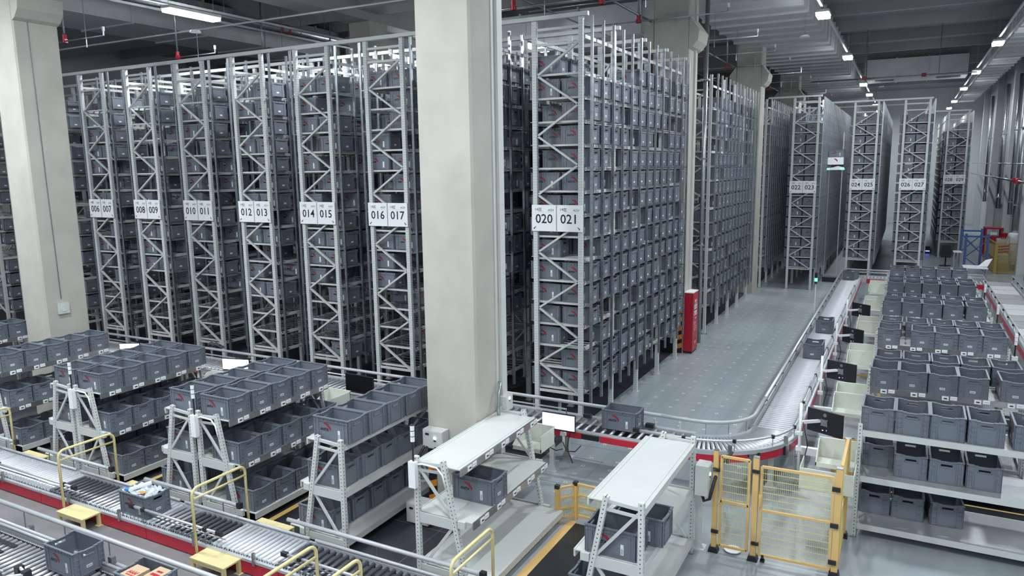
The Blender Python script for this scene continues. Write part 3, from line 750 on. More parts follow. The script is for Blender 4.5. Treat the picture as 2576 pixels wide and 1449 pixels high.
# low conveyors in the left foreground, running along x
rw=roller_mesh(.56,.030,M_roller_w,'roller_white'); rd=roller_mesh(.56,.026,M_roller_d,'roller_dark'); rg=roller_mesh(.56,.024,M_roller,'roller_steel')
def low_conveyor(y0,y1,xa,xb,label,zones,guards,bumps):
    zt=.28; yc=(y0+y1)/2
    t=thing('roller_conveyor',label,'conveyor',((xa+xb)/2,yc,0),'low roller conveyors')
    x=xa; i=0
    n=int((xb-xa)/2.5)+1
    for i in range(n):
        a=xa+i*2.5; c=min(xb,a+2.49)
        if c-a<.1: continue
        local(MB().box(a,c,y0,y0+.02,.02,.19),t,'red_side_panel',M_red)
    for i in range(n):
        a=xa+i*2.5; c=min(xb,a+2.49)
        if c-a<.1: continue
        local(MB().box(a,c,y0-.012,y0+.05,.19,.225).box(a,c,y0+.05,y0+.07,.19,.25),t,'side_rail',M_alu)
        local(MB().box(a,c,y1-.05,y1+.0,.02,.225).box(a,c,y1-.04,y1-.01,.225,.29),t,'side_rail',M_alu)
        local(MB().box(a,c,y0+.08,y1-.06,.10,.12),t,'belt_pan',mat('pan_dark',(.07,.075,.08),.5,.3,.05))
        local(MB().tube([(a+.05,y1-.02,.32),(c-.05,y1-.02,.32)],.020,8),t,'guide_tube',M_tube,True)
    x=xa+.05; cnt=0
    while x<xb-.05:
        k=[z for z in zones if z[0]<=x<z[1]]; kind=k[0][2] if k else 'g'
        o=obj('roller',{'w':rw,'d':rd,'g':rg}[kind],t,(x-t.location.x,0,.245)); x+=.082 if kind=='w' else .104; cnt+=1
    j=xa+.1
    teeth=MB()
    while j<xb: teeth.box(j,j+.010,y0+.03,y0+.05,.225,.237); teeth.box(j,j+.010,y1-.08,y1-.06,.225,.24); j+=.045
    stuff(local(teeth,t,'chain_guard_teeth',M_black))
    for a,c in guards:
        b=MB().tube([(a,y0+.03,.43),(c,y0+.03,.43)],.018,8); local(b,t,'guard_tube',M_alu,True)
        local(MB().tube([(a+.1,y0+.08,.33),(c+.05,y0+.08,.33)],.010,6),t,'guard_tube',M_steel,True)
        for xx in (a,c): local(MB().box(xx-.05,xx+.04,y0+.005,y0+.055,.405,.455),t,'end_cap',M_black)
        for xx in (a+.25,c-.25): local(MB().tube([(xx,y0+.01,.20),(xx,y0+.01,.44)],.007,6,M_galv).box(xx-.025,xx+.025,y0-.01,y0+.05,.41,.46,M_black),t,'guard_bracket')
    for x in bumps: local(MB().box(x-.02,x+.02,y0-.03,y0+.0,.17,.34),t,'sensor_plate',M_galv)
    return t
low_conveyor(5.97,6.60,-16.5,-2.4,'low roller conveyor with red side crossing under the yellow steps in the left foreground',
  [(-16.5,-13.2,'w'),(-13.2,-11.3,'w'),(-11.3,-10.35,'d'),(-10.35,-9.9,'g'),(-9.9,-8.95,'w'),(-8.95,-8.55,'g'),(-8.55,-7.75,'d'),(-7.75,-6.55,'w'),(-6.55,-2.4,'d')],
  [(-12.9,-10.65),(-9.3,-7.55),(-6.4,-4.4)],[-12.5,-10.75,-9.55,-8.0,-6.9,-5.2])
low_conveyor(4.22,5.0,-13.5,-2.6,'lowest nearest roller conveyor in the bottom left corner with red side',
  [(-13.5,-11.6,'d'),(-11.6,-9.0,'g')],[(-12.8,-9.35)],[-12.2,-9.7])
t=thing('guard_rail','long grey tube handrail between the two low conveyors, bottom left','rail',(-8,5.3,0))
local(MB().tube([(-14,5.28,.40),(-3,5.28,.40)],.032,10),t,'tube',M_tube,True)
for i in range(12): local(MB().tube([(-13.5+.95*i,5.28,.0),(-13.5+.95*i,5.28,.38)],.008,6),t,'stanchion',M_galv)
t=thing('guard_rail','white tube rail behind the low conveyor, broken at the yellow steps','rail',(-8,6.75,0))
for a,c in ((-16,-13.5),(-12.8,-10.85),(-10.0,-8.0),(-7.05,-4.05),(-3.1,-2.4)):
    local(MB().tube([(a,6.70,.42),(c,6.70,.42)],.028,10),t,'tube',M_tube,True); local(MB().box(c,c+.07,6.67,6.73,.38,.46),t,'end_cap',M_black)
    local(MB().tube([(a,6.72,.12),(c,6.72,.12)],.035,10),t,'lower_tube',M_alu,True)
    for xx in (a+.3,(a+c)/2,c-.3): local(MB().tube([(xx,6.70,0),(xx,6.70,.40)],.008,6),t,'stanchion',M_galv)
t=thing('guard_rail','row of small square brackets and white tube on the nearest conveyor edge','rail',(-8,5.05,0))
for i in range(9): local(MB().box(-11.0+.87*i,-10.93+.87*i,5.03,5.09,.2,.38),t,'bracket',M_galv)
local(MB().tube([(-13.4,5.02,.34),(-8.95,5.02,.34)],.020,8),t,'tube',M_tube,True); local(MB().tube([(-8.2,5.02,.34),(-3,5.02,.34)],.020,8),t,'tube',M_tube,True)
# skate-wheel strips seen beyond the near tote
t=thing('wheel_track','black and white skate wheel strips between tote and box in the nearest conveyor','conveyor part',(-8,4.7,.2))
for r in range(3):
    y=4.42+.17*r; local(MB().box(-8.3,-3,y-.03,y+.03,.20,.235),t,'wheel_strip',M_black)
    b=MB()
    for i in range(50): b.box(-8.25+.1*i,-8.21+.1*i,y-.028,y+.028,.235,.252)
    stuff(local(b,t,'wheels',M_sign))
    local(MB().box(-11.6,-9.9,y-.03,y+.03,.275,.285),t,'wheel_strip',M_black)
# totes on the conveyors
tote(-9.30,6.20,.282,0,'grey tote full of bagged goods riding the low conveyor','totes on conveyors',1)
tote(-8.70,4.82,.285,.0,'large empty grey tote at the bottom left corner','totes on conveyors',1)
tote(-7.32,4.80,.285,.0,'grey tote with cardboard boxes cut by the bottom edge','totes on conveyors',1)
tote(-3.88,11.05,.80,0,'grey tote alone on the conveyor behind the white shelf','totes on conveyors',1)
tote(-1.60,17.25,.80,-PI/2,'nearer of two close totes on the bright receding belt','totes on conveyors',1)
tote(-1.62,20.0,.80,-PI/2,'farther of two close totes on the bright receding belt','totes on conveyors',1)
tote(-1.62,29.6,.80,-PI/2-.25,'turned grey tote at the far end of the bright belt','totes on conveyors',1)
# goods in the totes
t=thing('bagged_goods','crumpled clear plastic bags filling the tote on the low conveyor','bag',(-9.30,6.20,.55))
import mathutils
def lumpy(nx,ny,wx,wy,h,seed,amp):
    rnd=random.Random(seed); V=[];F=[]
    for i in range(nx):
        for j in range(ny):
            u=(i/(nx-1)-.5)*wx; v=(j/(ny-1)-.5)*wy
            V.append((u,v,h+amp*mathutils.noise.noise((u*14+seed,v*14,0))+amp*.6*mathutils.noise.noise((u*40,v*40+seed,3))))
    for i in range(nx-1):
        for j in range(ny-1): a=i*ny+j; F.append([a,a+ny,a+ny+1,a+1])
    return V,F
V,F=lumpy(28,20,.54,.34,.03,3,.055); MB().add(V,F).build('bag_heap',M_pclear,t)
MB().bar((-.20,-.10,.04),(-.02,.14,.09),.07,.03,M_sign).build('white_wrapper',None,t)
MB().bar((-.25,-.12,.05),(-.18,-.10,.05),.05,.02,mat('blue_cap',(.05,.25,.7),.4,0,0)).build('blue_wrapper',None,t)
b=MB(); V,F=lumpy(8,8,.13,.10,.0,9,.03); b.add(V,F,mat('orange_goods',(.55,.28,.08),.5,0,.1)); b.build('orange_item',None,t,loc=(.10,-.10,.06))
t=thing('cardboard_boxes','tan cardboard box with red lettering in the tote at the bottom edge','box',(-7.38,4.76,.45))
MB().box(-.2,.02,-.14,.12,-.1,.12).build('carton',M_card,t)
b=MB(); TXT.clear()

for k in range(4): b.bar((-.15+.04*k,-.05,.1205),(-.13+.04*k,.01,.1205),.014,.002)
b.box(-.15,-.02,-.03,-.018,.12,.122).box(-.14,-.0,-.075,-.062,.12,.122); b.build('red_lettering',M_bred,t)
t=thing('cardboard_box','second tan carton with red print beside it in the same tote','box',(-7.18,4.84,.45))
MB().box(-.1,.1,-.1,.12,-.1,.13).build('carton',M_card,t)
MB().box(-.06,.07,-.05,-.01,.13,.1315).box(-.04,.05,.02,.05,.13,.1315).build('red_lettering',M_bred,t)
t=thing('white_carton','white box top at the very bottom edge beside the near tote','box',(-7.82,4.28,.3)); MB().box(-.13,.13,-.08,.08,0,.30).build('carton',M_sign,t)
t=thing('scanner_bracket','small black sensor with white arm and red plate beside the near tote','scanner',(-8.85,4.30,.45))
MB().box(-.1,-.02,-.05,.03,-.05,.06).box(.06,.14,-.06,.02,-.03,.05).build('sensor',M_black,t); MB().bar((-.02,-.02,.05),(.10,-.02,.0),.02,.03).bar((.12,-.04,0),(-.35,-.16,-.12),.03,.05).build('arm',M_sign,t)
# ------------------------------------------------------------------ yellow steps and handrails
def step(x,y,label):
    t=thing('step_platform',label,'step',(x+.31,y,0),'yellow steps over the conveyor')
    local(MB().box(x,x+.62,y-.14,y+.14,.18,.20),t,'tread',M_yellow)
    local(MB().box(x+.02,x+.60,y-.13,y-.12,.13,.18).box(x+.02,x+.60,y+.12,y+.13,.13,.18),t,'apron',M_yellow)
    for sx in (x+.03,x+.59):
        for sy in (y-.115,y+.115):
            local(MB().box(sx-.025,sx+.025,sy-.02,sy+.02,0,.18).box(sx-.05,sx+.05,sy-.04,sy+.04,0,.008),t,'leg',M_yellow)
def hrail(x,ya,yb,z0,h,label):
    t=thing('handrail',label,'handrail',(x,(ya+yb)/2,z0),'yellow handrails')
    c=.10; pts=[(x,ya,z0),(x,ya,h-c)]+[(x,ya+c*(1-math.cos(a)),h-c+c*math.sin(a)) for a in np.linspace(.3,PI/2,5)]+[(x,yb-c*(1-math.sin(a)),h-c+c*math.cos(a)) for a in np.linspace(PI/2,0,6)][::1]
    pts=[(x,ya,z0),(x,ya,h-c)]+[(x,ya+c*(1-math.cos(a)),h-c+c*math.sin(a)) for a in np.linspace(.3,PI/2,5)]+[(x,yb-c*(1-math.cos(a)),h-c+c*math.sin(a)) for a in np.linspace(PI/2,.3,5)]+[(x,yb,h-c),(x,yb,z0)]
    local(MB().tube(pts,.019,10),t,'hoop',M_rail_y,True); local(MB().tube([(x,ya,h-.14),(x,yb,h-.14)],.015,8),t,'mid_rail',M_rail_y,True)
for i,(x,w) in enumerate(((-13.49,'at the left edge of the photo'),(-10.62,'second from the left'),(-7.76,'third from the left'),(-3.87,'before the empty white shelf'))):
    step(x+(.0),5.83,'yellow step, near side of low conveyor, '+w)
    step(x+(.0),6.76,'yellow step, far side of low conveyor, '+w)
    hrail(x-.02 if i<3 else x,5.82,6.68,.20,1.06,'yellow tube handrail over the low conveyor, '+w)
hrail(-5.30,4.35,5.4,.1,1.12,'nearer thick yellow handrail rising from the bottom edge, left of two')
hrail(-4.70,4.35,5.4,.1,1.12,'short yellow handrail top at the bottom edge, right of two')
# ------------------------------------------------------------------ mid conveyor, curve and receding belt
def leg(t,x,y,z,m=M_white):
    local(MB().box(x-.04,x+.04,y-.03,y+.03,0,z).box(x-.1,x+.1,y-.09,y+.09,0,.012).prism([(x-.09,.01),(x-.04,.12),(x+.04,.12),(x+.09,.01)],1,y-.035,y-.03),t,'leg',m)
t=thing('roller_conveyor','waist high roller conveyor running left behind the picking shelves','conveyor',(-10,10.95,0))
ZT=.78; xs=-2.75
rm=MB().tube([(0,-.31,0),(0,.31,0)],.025,10,M_roller).mesh('roller_mid',None,True)
i=0; x=-22.
while x<xs:
    obj('roller',rm,t,(x-t.location.x,0,.755)); x+=.150 if x>-6 else .12
for i in range(8):
    a=-22+2.41*i; c=a+2.405
    local(MB().box(a,c,10.60,10.64,.66,.79).box(a,c,10.585,10.605,.755,.775),t,'side_frame',M_alu)
    local(MB().box(a,c,11.26,11.30,.66,.79).box(a,c,11.30,11.34,.77,.80),t,'side_frame',M_alu)
    local(MB().box(a,c,10.70,11.22,.67,.68),t,'belt_pan',mat('pan_dark',(.07,.075,.08),.5,.3,.05))
for a,c in ((-20,-17.6),(-16.4,-13.6),(-12.6,-10.2),(-8.4,-7.9),(-6.2,-5.9),(-5.55,-4.42),(-4.1,-3.05)): local(MB().box(a,c,10.57,10.585,.655,.755),t,'red_side_panel',M_red)
local(MB().box(-4.42,-4.12,10.575,10.59,.66,.74).box(-4.38,-4.16,10.57,10.575,.68,.72,M_black),t,'drive_cover',M_galv)
for x in (-4.97,-7.8,-10.7,-13.6,-16.5,-19.3): leg(t,x,10.64,.66); leg(t,x,11.27,.66)
bm=MB(); y0=11.36
local(MB().tube([(-22,11.30,1.0),(-3.3,11.30,1.0)],.030,10),t,'guard_rail',M_tube,True)
local(MB().tube([(-22,11.30,.86),(-5.0,11.30,.86)],.015,8),t,'lower_rail',M_alu,True)
for i in range(20): local(MB().tube([(-21.8+.95*i,11.31,.78),(-21.8+.95*i,11.31,1.0)],.007,6),t,'stanchion',M_galv)
for x in (-5.15,-8.1,-11,-14,-17): local(MB().box(x-.025,x+.025,11.33,11.36,.78,1.02),t,'rail_bracket',M_galv)
for x in (-3.42,-3.0,-4.32): local(MB().tube([(x,11.33,.80),(x,11.33,.92),(x,11.28,.94)],.012,6),t,'sensor_arm',M_sign,True)
for x in (-4.55,-3.45): local(MB().box(x-.09,x+.05,11.18,11.26,.80,.86),t,'sensor',M_black)
local(MB().tube([(-3.45,10.63,.95),(-2.9,10.63,.95)],.018,8),t,'guard_tube',M_alu,True)
# curve: from heading +x to heading +y, centre (-2.75, 12.05)
t=thing('curved_conveyor','curved roller conveyor with red skirt bending into the bright receding belt','conveyor',(-2.3,11.6,0))
cx,cy=-2.75,12.05; ro,ri=1.47,.80
def arc(r,a0,a1,n): return [(cx+r*math.sin(a),cy-r*math.cos(a)) for a in np.linspace(a0,a1,n)]
def arcband(r0,r1,z0,z1,a0,a1,n=10,m=None):
    A=arc(r0,a0,a1,n);B=arc(r1,a0,a1,n); V=[(x,y,z0) for x,y in A]+[(x,y,z0) for x,y in B]+[(x,y,z1) for x,y in A]+[(x,y,z1) for x,y in B]; F=[]
    for i in range(n-1):
        F+= [[i,i+1,n+i+1,n+i][::-1],[2*n+i,2*n+i+1,3*n+i+1,3*n+i],[i,i+1,2*n+i+1,2*n+i][::-1] if False else [i,i+1,2*n+i+1,2*n+i],[n+i,3*n+i,3*n+i+1,n+i+1]]
    F+=[[0,n,3*n,2*n][::-1],[n-1,2*n-1,4*n-1,3*n-1]]
    return MB().add(V,F,m)
h=PI/2
for a0,a1,m,nm in ((.00,.27*h,M_red,'red_side_panel'),(.30*h,.42*h,M_red,'red_side_panel'),(.43*h,.49*h,M_galv,'drive_cover'),(.50*h,.72*h,M_red,'red_side_panel'),(.74*h,.80*h,M_galv,'drive_cover'),(.81*h,1.*h,M_red,'red_side_panel')):
    local(arcband(ro-.02,ro,.62,.74,a0,a1),t,nm,m)
for q in (.285,.495,.73): local(arcband(ro,ro+.02,.61,.75,q*h-.012,q*h+.012,2),t,'clamp',M_black)
local(arcband(ro-.05,ro+.01,.74,.80,0,h,18),t,'side_frame',M_alu); local(arcband(ri-.02,ri+.04,.66,.80,0,h,14),t,'side_frame',M_alu)
local(arcband(ri+.05,ro-.06,.66,.67,0,h,14),t,'belt_pan',mat('pan_dark',(.07,.075,.08),.5,.3,.05))
Lr=ro-ri-.08; cm=MB().tube([(0,-Lr/2,0),(0,Lr/2,0)],[.033,.022],10,M_roller).mesh('roller_curved',None,True)
for i in range(27):
    a=h*(i+.5)/27; rr=(ro+ri)/2; o=obj('roller',cm,t,(cx+rr*math.sin(a)-t.location.x,cy-rr*math.cos(a)-t.location.y,.76)); o.rotation_euler=(0,0,a)
P=[(cx-.75,cy-ro+.03,.95)]+[(x,y,.95) for x,y in arc(ro-.03,0,h,16)]+[(cx+ro-.03,cy+1.0,.95)]
local(MB().tube(P,.02,8),t,'guard_tube',M_alu,True)
for q in (-.0,.33,.62,.9):
    x,y=arc(ro-.02,q*h,q*h+.01,2)[0]; local(MB().tube([(x,y,.78),(x,y,.95)],.007,6,M_galv).box(x-.025,x+.025,y-.025,y+.025,.925,.975,M_black),t,'guard_bracket')
local(MB().box(cx-.8,cx-.7,cy-ro+.0,cy-ro+.06,.92,.98),t,'end_cap',M_black)
P=[(-3.3,11.30,1.0),(-2.9,11.29,1.0)]+[(x,y,1.0) for x,y in [(-2.75+.80*math.sin(a),12.05-.76*math.cos(a)) for a in np.linspace(0.1,h,14)]]+[(-1.95,13.,1.0)]
local(MB().tube(P,.030,10),t,'inner_guard_rail',M_tube,True)
for i in (3,7,11): x,y,_=P[i]; local(MB().tube([(x,y,.8),(x,y,1.)],.007,6),t,'stanchion',M_galv)
for q in (.3,.75):
    x,y=arc(ro-.0,q*h,q*h+.01,2)[0]; local(MB().box(x-.03,x+.03,y-.03,y+.0,.78,.90),t,'sensor_plate',M_galv)
for x,y in ((-2.16,9.2),): leg(t,x,y,1.0)
for x,y in ((-2.5,10.9),(-1.6,11.5),(-1.4,12.3)): leg(t,x,y,.62)
# arms from the curve to the shelf side
for y in (11.9,14.1,17.3,20.5): local(MB().box(-1.28,-.82,y-.04,y+.04,.50,.62),t,'support_arm',M_sign)
# receding belt along +y
t=thing('roller_conveyor','bright straight roller conveyor receding beside the robot aisle','conveyor',(-1.62,21,0))
rb=MB().tube([(-.30,0,0),(.30,0,0)],.025,10,M_roller_w).mesh('roller_belt',None,True)
y=12.1; i=0
while y<30.3:
    obj('roller',rb,t,(0,y-t.location.y,.765)); y+=.100; i+=1
for i in range(8):
    a=12.05+2.3*i; c=a+2.29
    local(MB().box(-1.30,-1.27,a,c,.60,.74),t,'red_side_panel',M_red)
    local(MB().box(-1.32,-1.27,a,c,.74,.80),t,'side_frame',M_alu); local(MB().box(-1.98,-1.93,a,c,.62,.80),t,'side_frame',M_alu)
    local(MB().box(-2.06,-1.98,a,c,.70,.76),t,'cable_duct',M_galv); local(MB().box(-1.92,-1.32,a,c,.66,.67),t,'belt_pan',mat('pan_dark',(.07,.075,.08),.5,.3,.05))
local(MB().tube([(-1.95,13,1.0),(-1.97,30.5,1.0)],.03,10),t,'guard_rail',M_alu,True); local(MB().tube([(-1.95,13,.88),(-1.97,30.5,.88)],.012,8),t,'lower_rail',M_alu,True)
for i in range(18): local(MB().tube([(-1.96,13.2+.98*i,.78),(-1.96,13.2+.98*i,1.0)],.008,6,M_galv).box(-1.985,-1.94,13.18+.98*i,13.22+.98*i,.86,.90,M_black),t,'stanchion')
for a,c in ((13.2,15.1),(16.2,18.7),(19.6,23.2),(23.6,27)):
    local(MB().tube([(-1.34,a,.94),(-1.34,c,.94)],.016,8),t,'guard_tube',M_alu,True)
    for yy in (a,(a+c)/2,c): local(MB().tube([(-1.30,yy,.78),(-1.32,yy,.94)],.007,6,M_galv).box(-1.36,-1.32,yy-.03,yy+.03,.915,.965,M_black),t,'guard_bracket')
for y in (13,16,19,22,25,28): leg(t,-1.29,y,.62); leg(t,-1.96,y,.62)
# far cross conveyor and the right hand conveyor
t=thing('roller_conveyor','far cross conveyor linking the two long conveyors behind the last totes','conveyor',(0,30.5,0))
for i in range(38): o=obj('roller',rb,t,(-1.9+.12*i,.0,.765)); o.rotation_euler=(0,0,PI/2)
for y in (30.15,30.85): local(MB().box(-2,2.5,y-.02,y+.02,.62,.80),t,'side_frame',M_alu); local(MB().tube([(-2,y,1.0),(2.6,y,1.0)],.03,8),t,'guard_rail',M_alu,True)
for a,c in ((-1.1,-.5),(1.8,2.25),(2.28,2.9)): local(MB().box(a,c,30.08,30.12,.60,.76),t,'red_side_panel',M_red)
for x in (-1,.5,2): leg(t,x,30.2,.6)
t=thing('roller_conveyor','pale conveyor on the right with red side, receding along the wall','conveyor',(3.1,24,0))
for i in range(9):
    a=14.0+1.9*i; c=a+1.89
    local(MB().box(2.60,2.64,a,c,.55,.72),t,'red_side_panel',M_red); local(MB().box(2.60,2.68,a,c,.72,.80),t,'side_frame',M_alu); local(MB().box(3.5,3.55,a,c,.62,.80),t,'side_frame',M_alu)
    for k in range(2): local(MB().box(2.72,3.46,a+.95*k+.03,a+.95*k+.92,.735,.76),t,'deck_panel',M_deckg if (i+k)%2 else M_box)
for x in (2.60,3.52):
    local(MB().tube([(x,14,1.0),(x,31,1.0)],.016,8),t,'guard_rail',M_alu,True)
    for i in range(16): local(MB().tube([(x,14.2+1.1*i,.78),(x,14.2+1.1*i,1.)],.008,6,M_galv).box(x-.03,x+.03,14.17+1.1*i,14.23+1.1*i,.93,.98,M_black),t,'stanchion')
for y in (15,18,21,24,27,30.4): leg(t,2.62,y,.6); leg(t,3.5,y,.6)
# ------------------------------------------------------------------ monitors, trays
def monitor(x,y,z,yaw,on,label,w=.60,hh=.35,arm=None):
    t=thing('monitor',label,'monitor',(x,y,z),'work station monitors'); t.rotation_euler=(0,0,yaw)
    MB().box(-w/2,w/2,-.012,.022,-hh/2,hh/2).build('case',M_black,t)
    MB().box(-w/2+.008,w/2-.008,-.014,-.012,-hh/2+(.03),hh/2-.006).build('screen',M_screen_on if on else mat('screen_off',(.006,.006,.008),.55,0,0,spec=.15),t)
    if on:
        MB().box(-w/2+.008,w/2-.008,-.015,-.014,hh/2-.012,hh/2-.004).build('title_bar',mat('title_blue',(.02,.05,.35),.4,0,0),t)
        b=MB(); b.box(-.06,.01,-.0155,-.0145,-.09,-.084).box(.03,.10,-.0155,-.0145,-.09,-.084); b.build('dialog_text',mat('lilac',(.35,.3,.6),.5,0,0),t)
    b=MB().box(-.05,.05,.022,.04,-.05,.05).bar((-.055,.03,-.055),(.055,.03,.055),.018,.012).bar((-.055,.03,.055),(.055,.03,-.055),.018,.012); b.build('mount_plate',M_galv,t)
    MB().tube([(0,.022,.115),(0,.026,.115)],.028,18).build('rear_badge',M_galv,t)
    MB().box(.02,.03,.022,.026,-.13,-.12,M_led).box(-.04,-.03,.022,.026,-.12,-.11,M_ledb).build('status_led',None,t)
    return t
def pole(x,y,z0,z1,label,ax,ay,az):
    t=thing('monitor_post',label,'post',(x,y,0),'monitor posts')
    local(MB().tube([(x,y,z0),(x,y,z1)],.022,10),t,'pole',M_sign,True)
    local(MB().bar((x,y,az),(ax,ay,az+.02),.035,.045),t,'swing_arm',M_sign)
    local(MB().box(x-.05,x+.04,y-.03,y+.03,.70,.76).box(x-.05,x+.04,y-.03,y+.03,.95,1.0),t,'clamp',M_sign)
    local(MB().tube([(x+.04,y,1.15),(x+.12,y,.8),(x+.06,y,.5),(x+.16,y,.25)],.008,6),t,'cable',M_black,True)
for i,(y,on) in enumerate(((11.62,0),(14.75,0),(18.0,0),(21.3,0))):
    yaw=PI+.28 if i<2 else PI/2+.3
    yaw= -.42+PI
    monitor(-.86+.0*i,y,1.16,yaw if i<2 else PI/2+.9,False,'black monitor seen from behind, %s from the camera along the receding belt'%ORD[i+1],w=.56,hh=.36)
    pole(-1.20,y-.12,.3,1.45,'white post with swing arm holding the %s monitor by the belt'%ORD[i+1],-.90,y+.04,1.15)
monitor(-4.72,10.35,.975,-.0,True,'lit white monitor in front of the conveyor behind the empty shelf',w=.58,hh=.29)
pole(-4.70,10.50,.45,1.0,'short post with dangling black cables under the lit monitor',-4.72,10.45,.93)
monitor(-8.55,10.05,1.19,-.05,False,'switched off black monitor left of the big column',w=.66,hh=.34); pole(-8.5,10.25,.4,1.2,'post behind the black monitor left of the big column',-8.55,10.13,1.15)
monitor(-11.9,10.2,1.13,.25,True,'lit pinkish white monitor behind the third double shelf',w=.62,hh=.26); pole(-11.85,10.38,.4,1.2,'post behind the lit monitor among the left totes',-11.9,10.28,1.1)
monitor(-15.3,10.2,1.16,.5,True,'small lit monitor glimpsed at the far left between totes',w=.45,hh=.16)
t=thing('dangling_cables','black cables looping below the lit monitor','cable',(-4.7,10.4,.6))
local(MB().tube([(-4.85,10.45,.62),(-4.95,10.42,.5),(-4.8,10.42,.45),(-4.68,10.42,.5)],.009,6).tube([(-4.68,10.42,.62),(-4.6,10.4,.48),(-4.45,10.4,.5),(-4.35,10.4,.62)],.009,6).box(-4.9,-4.82,10.42,10.46,.58,.66),t,'cable',M_black,True)
def tray(x,y,z,sx,sy,h,label,open_side):
    t=thing('work_tray',label,'tray',(x,y,z),'cream work trays')
    MB().box(-sx/2,sx/2,-sy/2,sy/2,-.012,0).build('base',M_cream,t)
    b=MB()
    b.box(-sx/2,sx/2,sy/2-.012,sy/2,0,h); b.build('back_panel',M_cream,t)
    MB().prism([(-sy/2,0),(sy/2,0),(sy/2,h),(sy/2-.10,h),(-sy/2,.05)],0,-sx/2,-sx/2+.012).build('side_panel',M_cream,t)
    MB().box(sx/2-.012,sx/2,-sy/2,sy/2,0,h).build('side_panel',M_cream,t)
    MB().box(-sx/2,sx/2,-sy/2,-sy/2+.012,0,.05).build('front_lip',M_cream,t)
    MB().box(-sx/2,sx/2,sy/2-.012,sy/2+.02,h,h+.012).build('rim',M_cream,t)
for i,c in enumerate(C):
    for k,(dy,zz,lab) in enumerate(((-.28,.98,'near one'),(.30,1.0,'far one'))):
        y=c+dy-.1
        if i==0 and k==0: continue
        tray(-.61,y,zz-.03,.50,.42,.26,'cream sheet tray between belt and %s shelf row, %s of the pair'%(['front','second','third','fourth','fifth','sixth'][i],lab),'-y')
t=thing('work_tray','cream box panel behind the top of the yellow gate','tray',(-.68,9.85,.95)); MB().box(-.33,.33,-.01,.01,-.14,.14).build('front_panel',M_cream,t); MB().box(-.33,-.32,0,.45,-.14,.14).box(.32,.33,0,.45,-.14,.14).build('side_panel',M_cream,t); MB().box(-.33,.33,0,.45,-.15,-.14).build('base',M_cream,t)
for i,(x,y) in enumerate(((-5.2,9.9),(-8.9,9.65),(-11.9,9.55),(-16.5,9.9))):
    tray(x+(.25 if i==0 else 0),y,.82 if i else .70,.5,.5,.26,'cream work tray behind the left shelves, %s from the big column outward'%ORD[i+1],'-y')
# yellow crates and clutter under the trays
for i,(y,) in enumerate(((12.5,),(15.6,),(18.7,))):
    t=thing('mesh_crate','yellow framed floor barrier with wire windows under the trays, %s from the gate'%ORD[i+1],'barrier',(-.5,y,0),'yellow barriers under the trays')
    for x in (-.78,-.5,-.22): local(MB().box(x-.025,x+.025,y-.02,y+.02,0,.66),t,'post',M_gate)
    for z in (.05,.33,.62): local(MB().box(-.78,-.22,y-.015,y+.015,z,z+.04),t,'rail',M_gate)
    b=MB()
    for k in range(14): b.box(-.77+.04*k,-.766+.04*k,y-.003,y+.003,.06,.62)
    stuff(local(b,t,'wire_mesh',M_wire))
# ------------------------------------------------------------------ yellow safety gates
def wire_panel(t,P0,P1,z0,z1,nv,nh,midz=None,fw=.03):
    P0=np.array(P0);P1=np.array(P1); d=P1-P0; L=np.linalg.norm(d)
    def pt(u,z): q=P0+d*u; return (q[0],q[1],z)
    local(MB().bar(pt(0,z1),pt(1,z1),fw,fw),t,'frame_rail',M_gate); local(MB().bar(pt(0,z0),pt(1,z0),fw,fw),t,'frame_rail',M_gate)
    if midz: 
        for mz in midz: local(MB().bar(pt(0,mz),pt(1,mz),fw,fw),t,'frame_rail',M_gate)
    for u in (0,1): local(MB().bar(pt(u,z0),pt(u,z1),fw,fw),t,'frame_stile',M_gate)
    b=MB(); r=.0018
    for i in range(1,nv): q=pt(i/nv,0); b.box(q[0]-r,q[0]+r,q[1]-r,q[1]+r,z0,z1)
    stuff(local(b,t,'vertical_wires',M_wire)); b=MB()
    for i in range(1,nh): z=z0+(z1-z0)*i/nh; b.bar(pt(0,z),pt(1,z),.006,.006)
    stuff(local(b,t,'horizontal_wires',M_wire))
def gpost(t,x,y,h,w=.06):
    local(MB().box(x-w/2,x+w/2,y-w/2,y+w/2,.05,h),t,'post',M_gate); local(MB().box(x-w/2,x+w/2,y-w/2,y+w/2,h,h+.012),t,'post_cap',M_galv)
    local(MB().prism([(x-.065,0),(x+.065,0),(x+.05,.07),(x-.05,.07)],1,y-.06,y+.06),t,'foot',M_black)
t=thing('safety_gate','narrow yellow wire mesh panel, left part of the safety fence','gate',(-1.7,9.2,0))
gpost(t,-1.95,9.19,1.40); wire_panel(t,(-1.88,9.19),(-1.53,9.19),.10,1.33,14,13,[.72])
t.name='safety_fence'
t=thing('safety_gate','wide yellow wire mesh gate with small handle and black latches','gate',(-1.0,9.2,0))
gpost(t,-1.45,9.19,1.39,.07); wire_panel(t,(-1.38,9.19),(-.55,9.22),.09,1.28,36,14,[.70])
local(MB().box(-1.40,-1.36,9.14,9.16,.76,.92).box(-1.39,-1.37,9.12,9.14,.78,.90),t,'handle',M_gate)
for x,z in ((-1.49,1.22),(-1.47,.25),(-1.98,1.15),(-1.98,.3)): local(MB().box(x,x+.09,9.13,9.16,z-.02,z+.02),t,'latch',M_black)
local(MB().tube([(-1.33,9.17,.02),(-1.33,9.21,.02)],.03,12).box(-1.345,-1.315,9.17,9.21,.03,.10),t,'castor',M_black)
t=thing('safety_fence','tall yellow fence panel seen edge on, right end of the gate','fence',(-.47,9.8,0))
gpost(t,-.49,9.24,1.40,.075); gpost(t,-.47,10.35,1.40,.07); wire_panel(t,(-.47,9.32),(-.47,10.30),.09,1.40,34,14,[.75],.035)
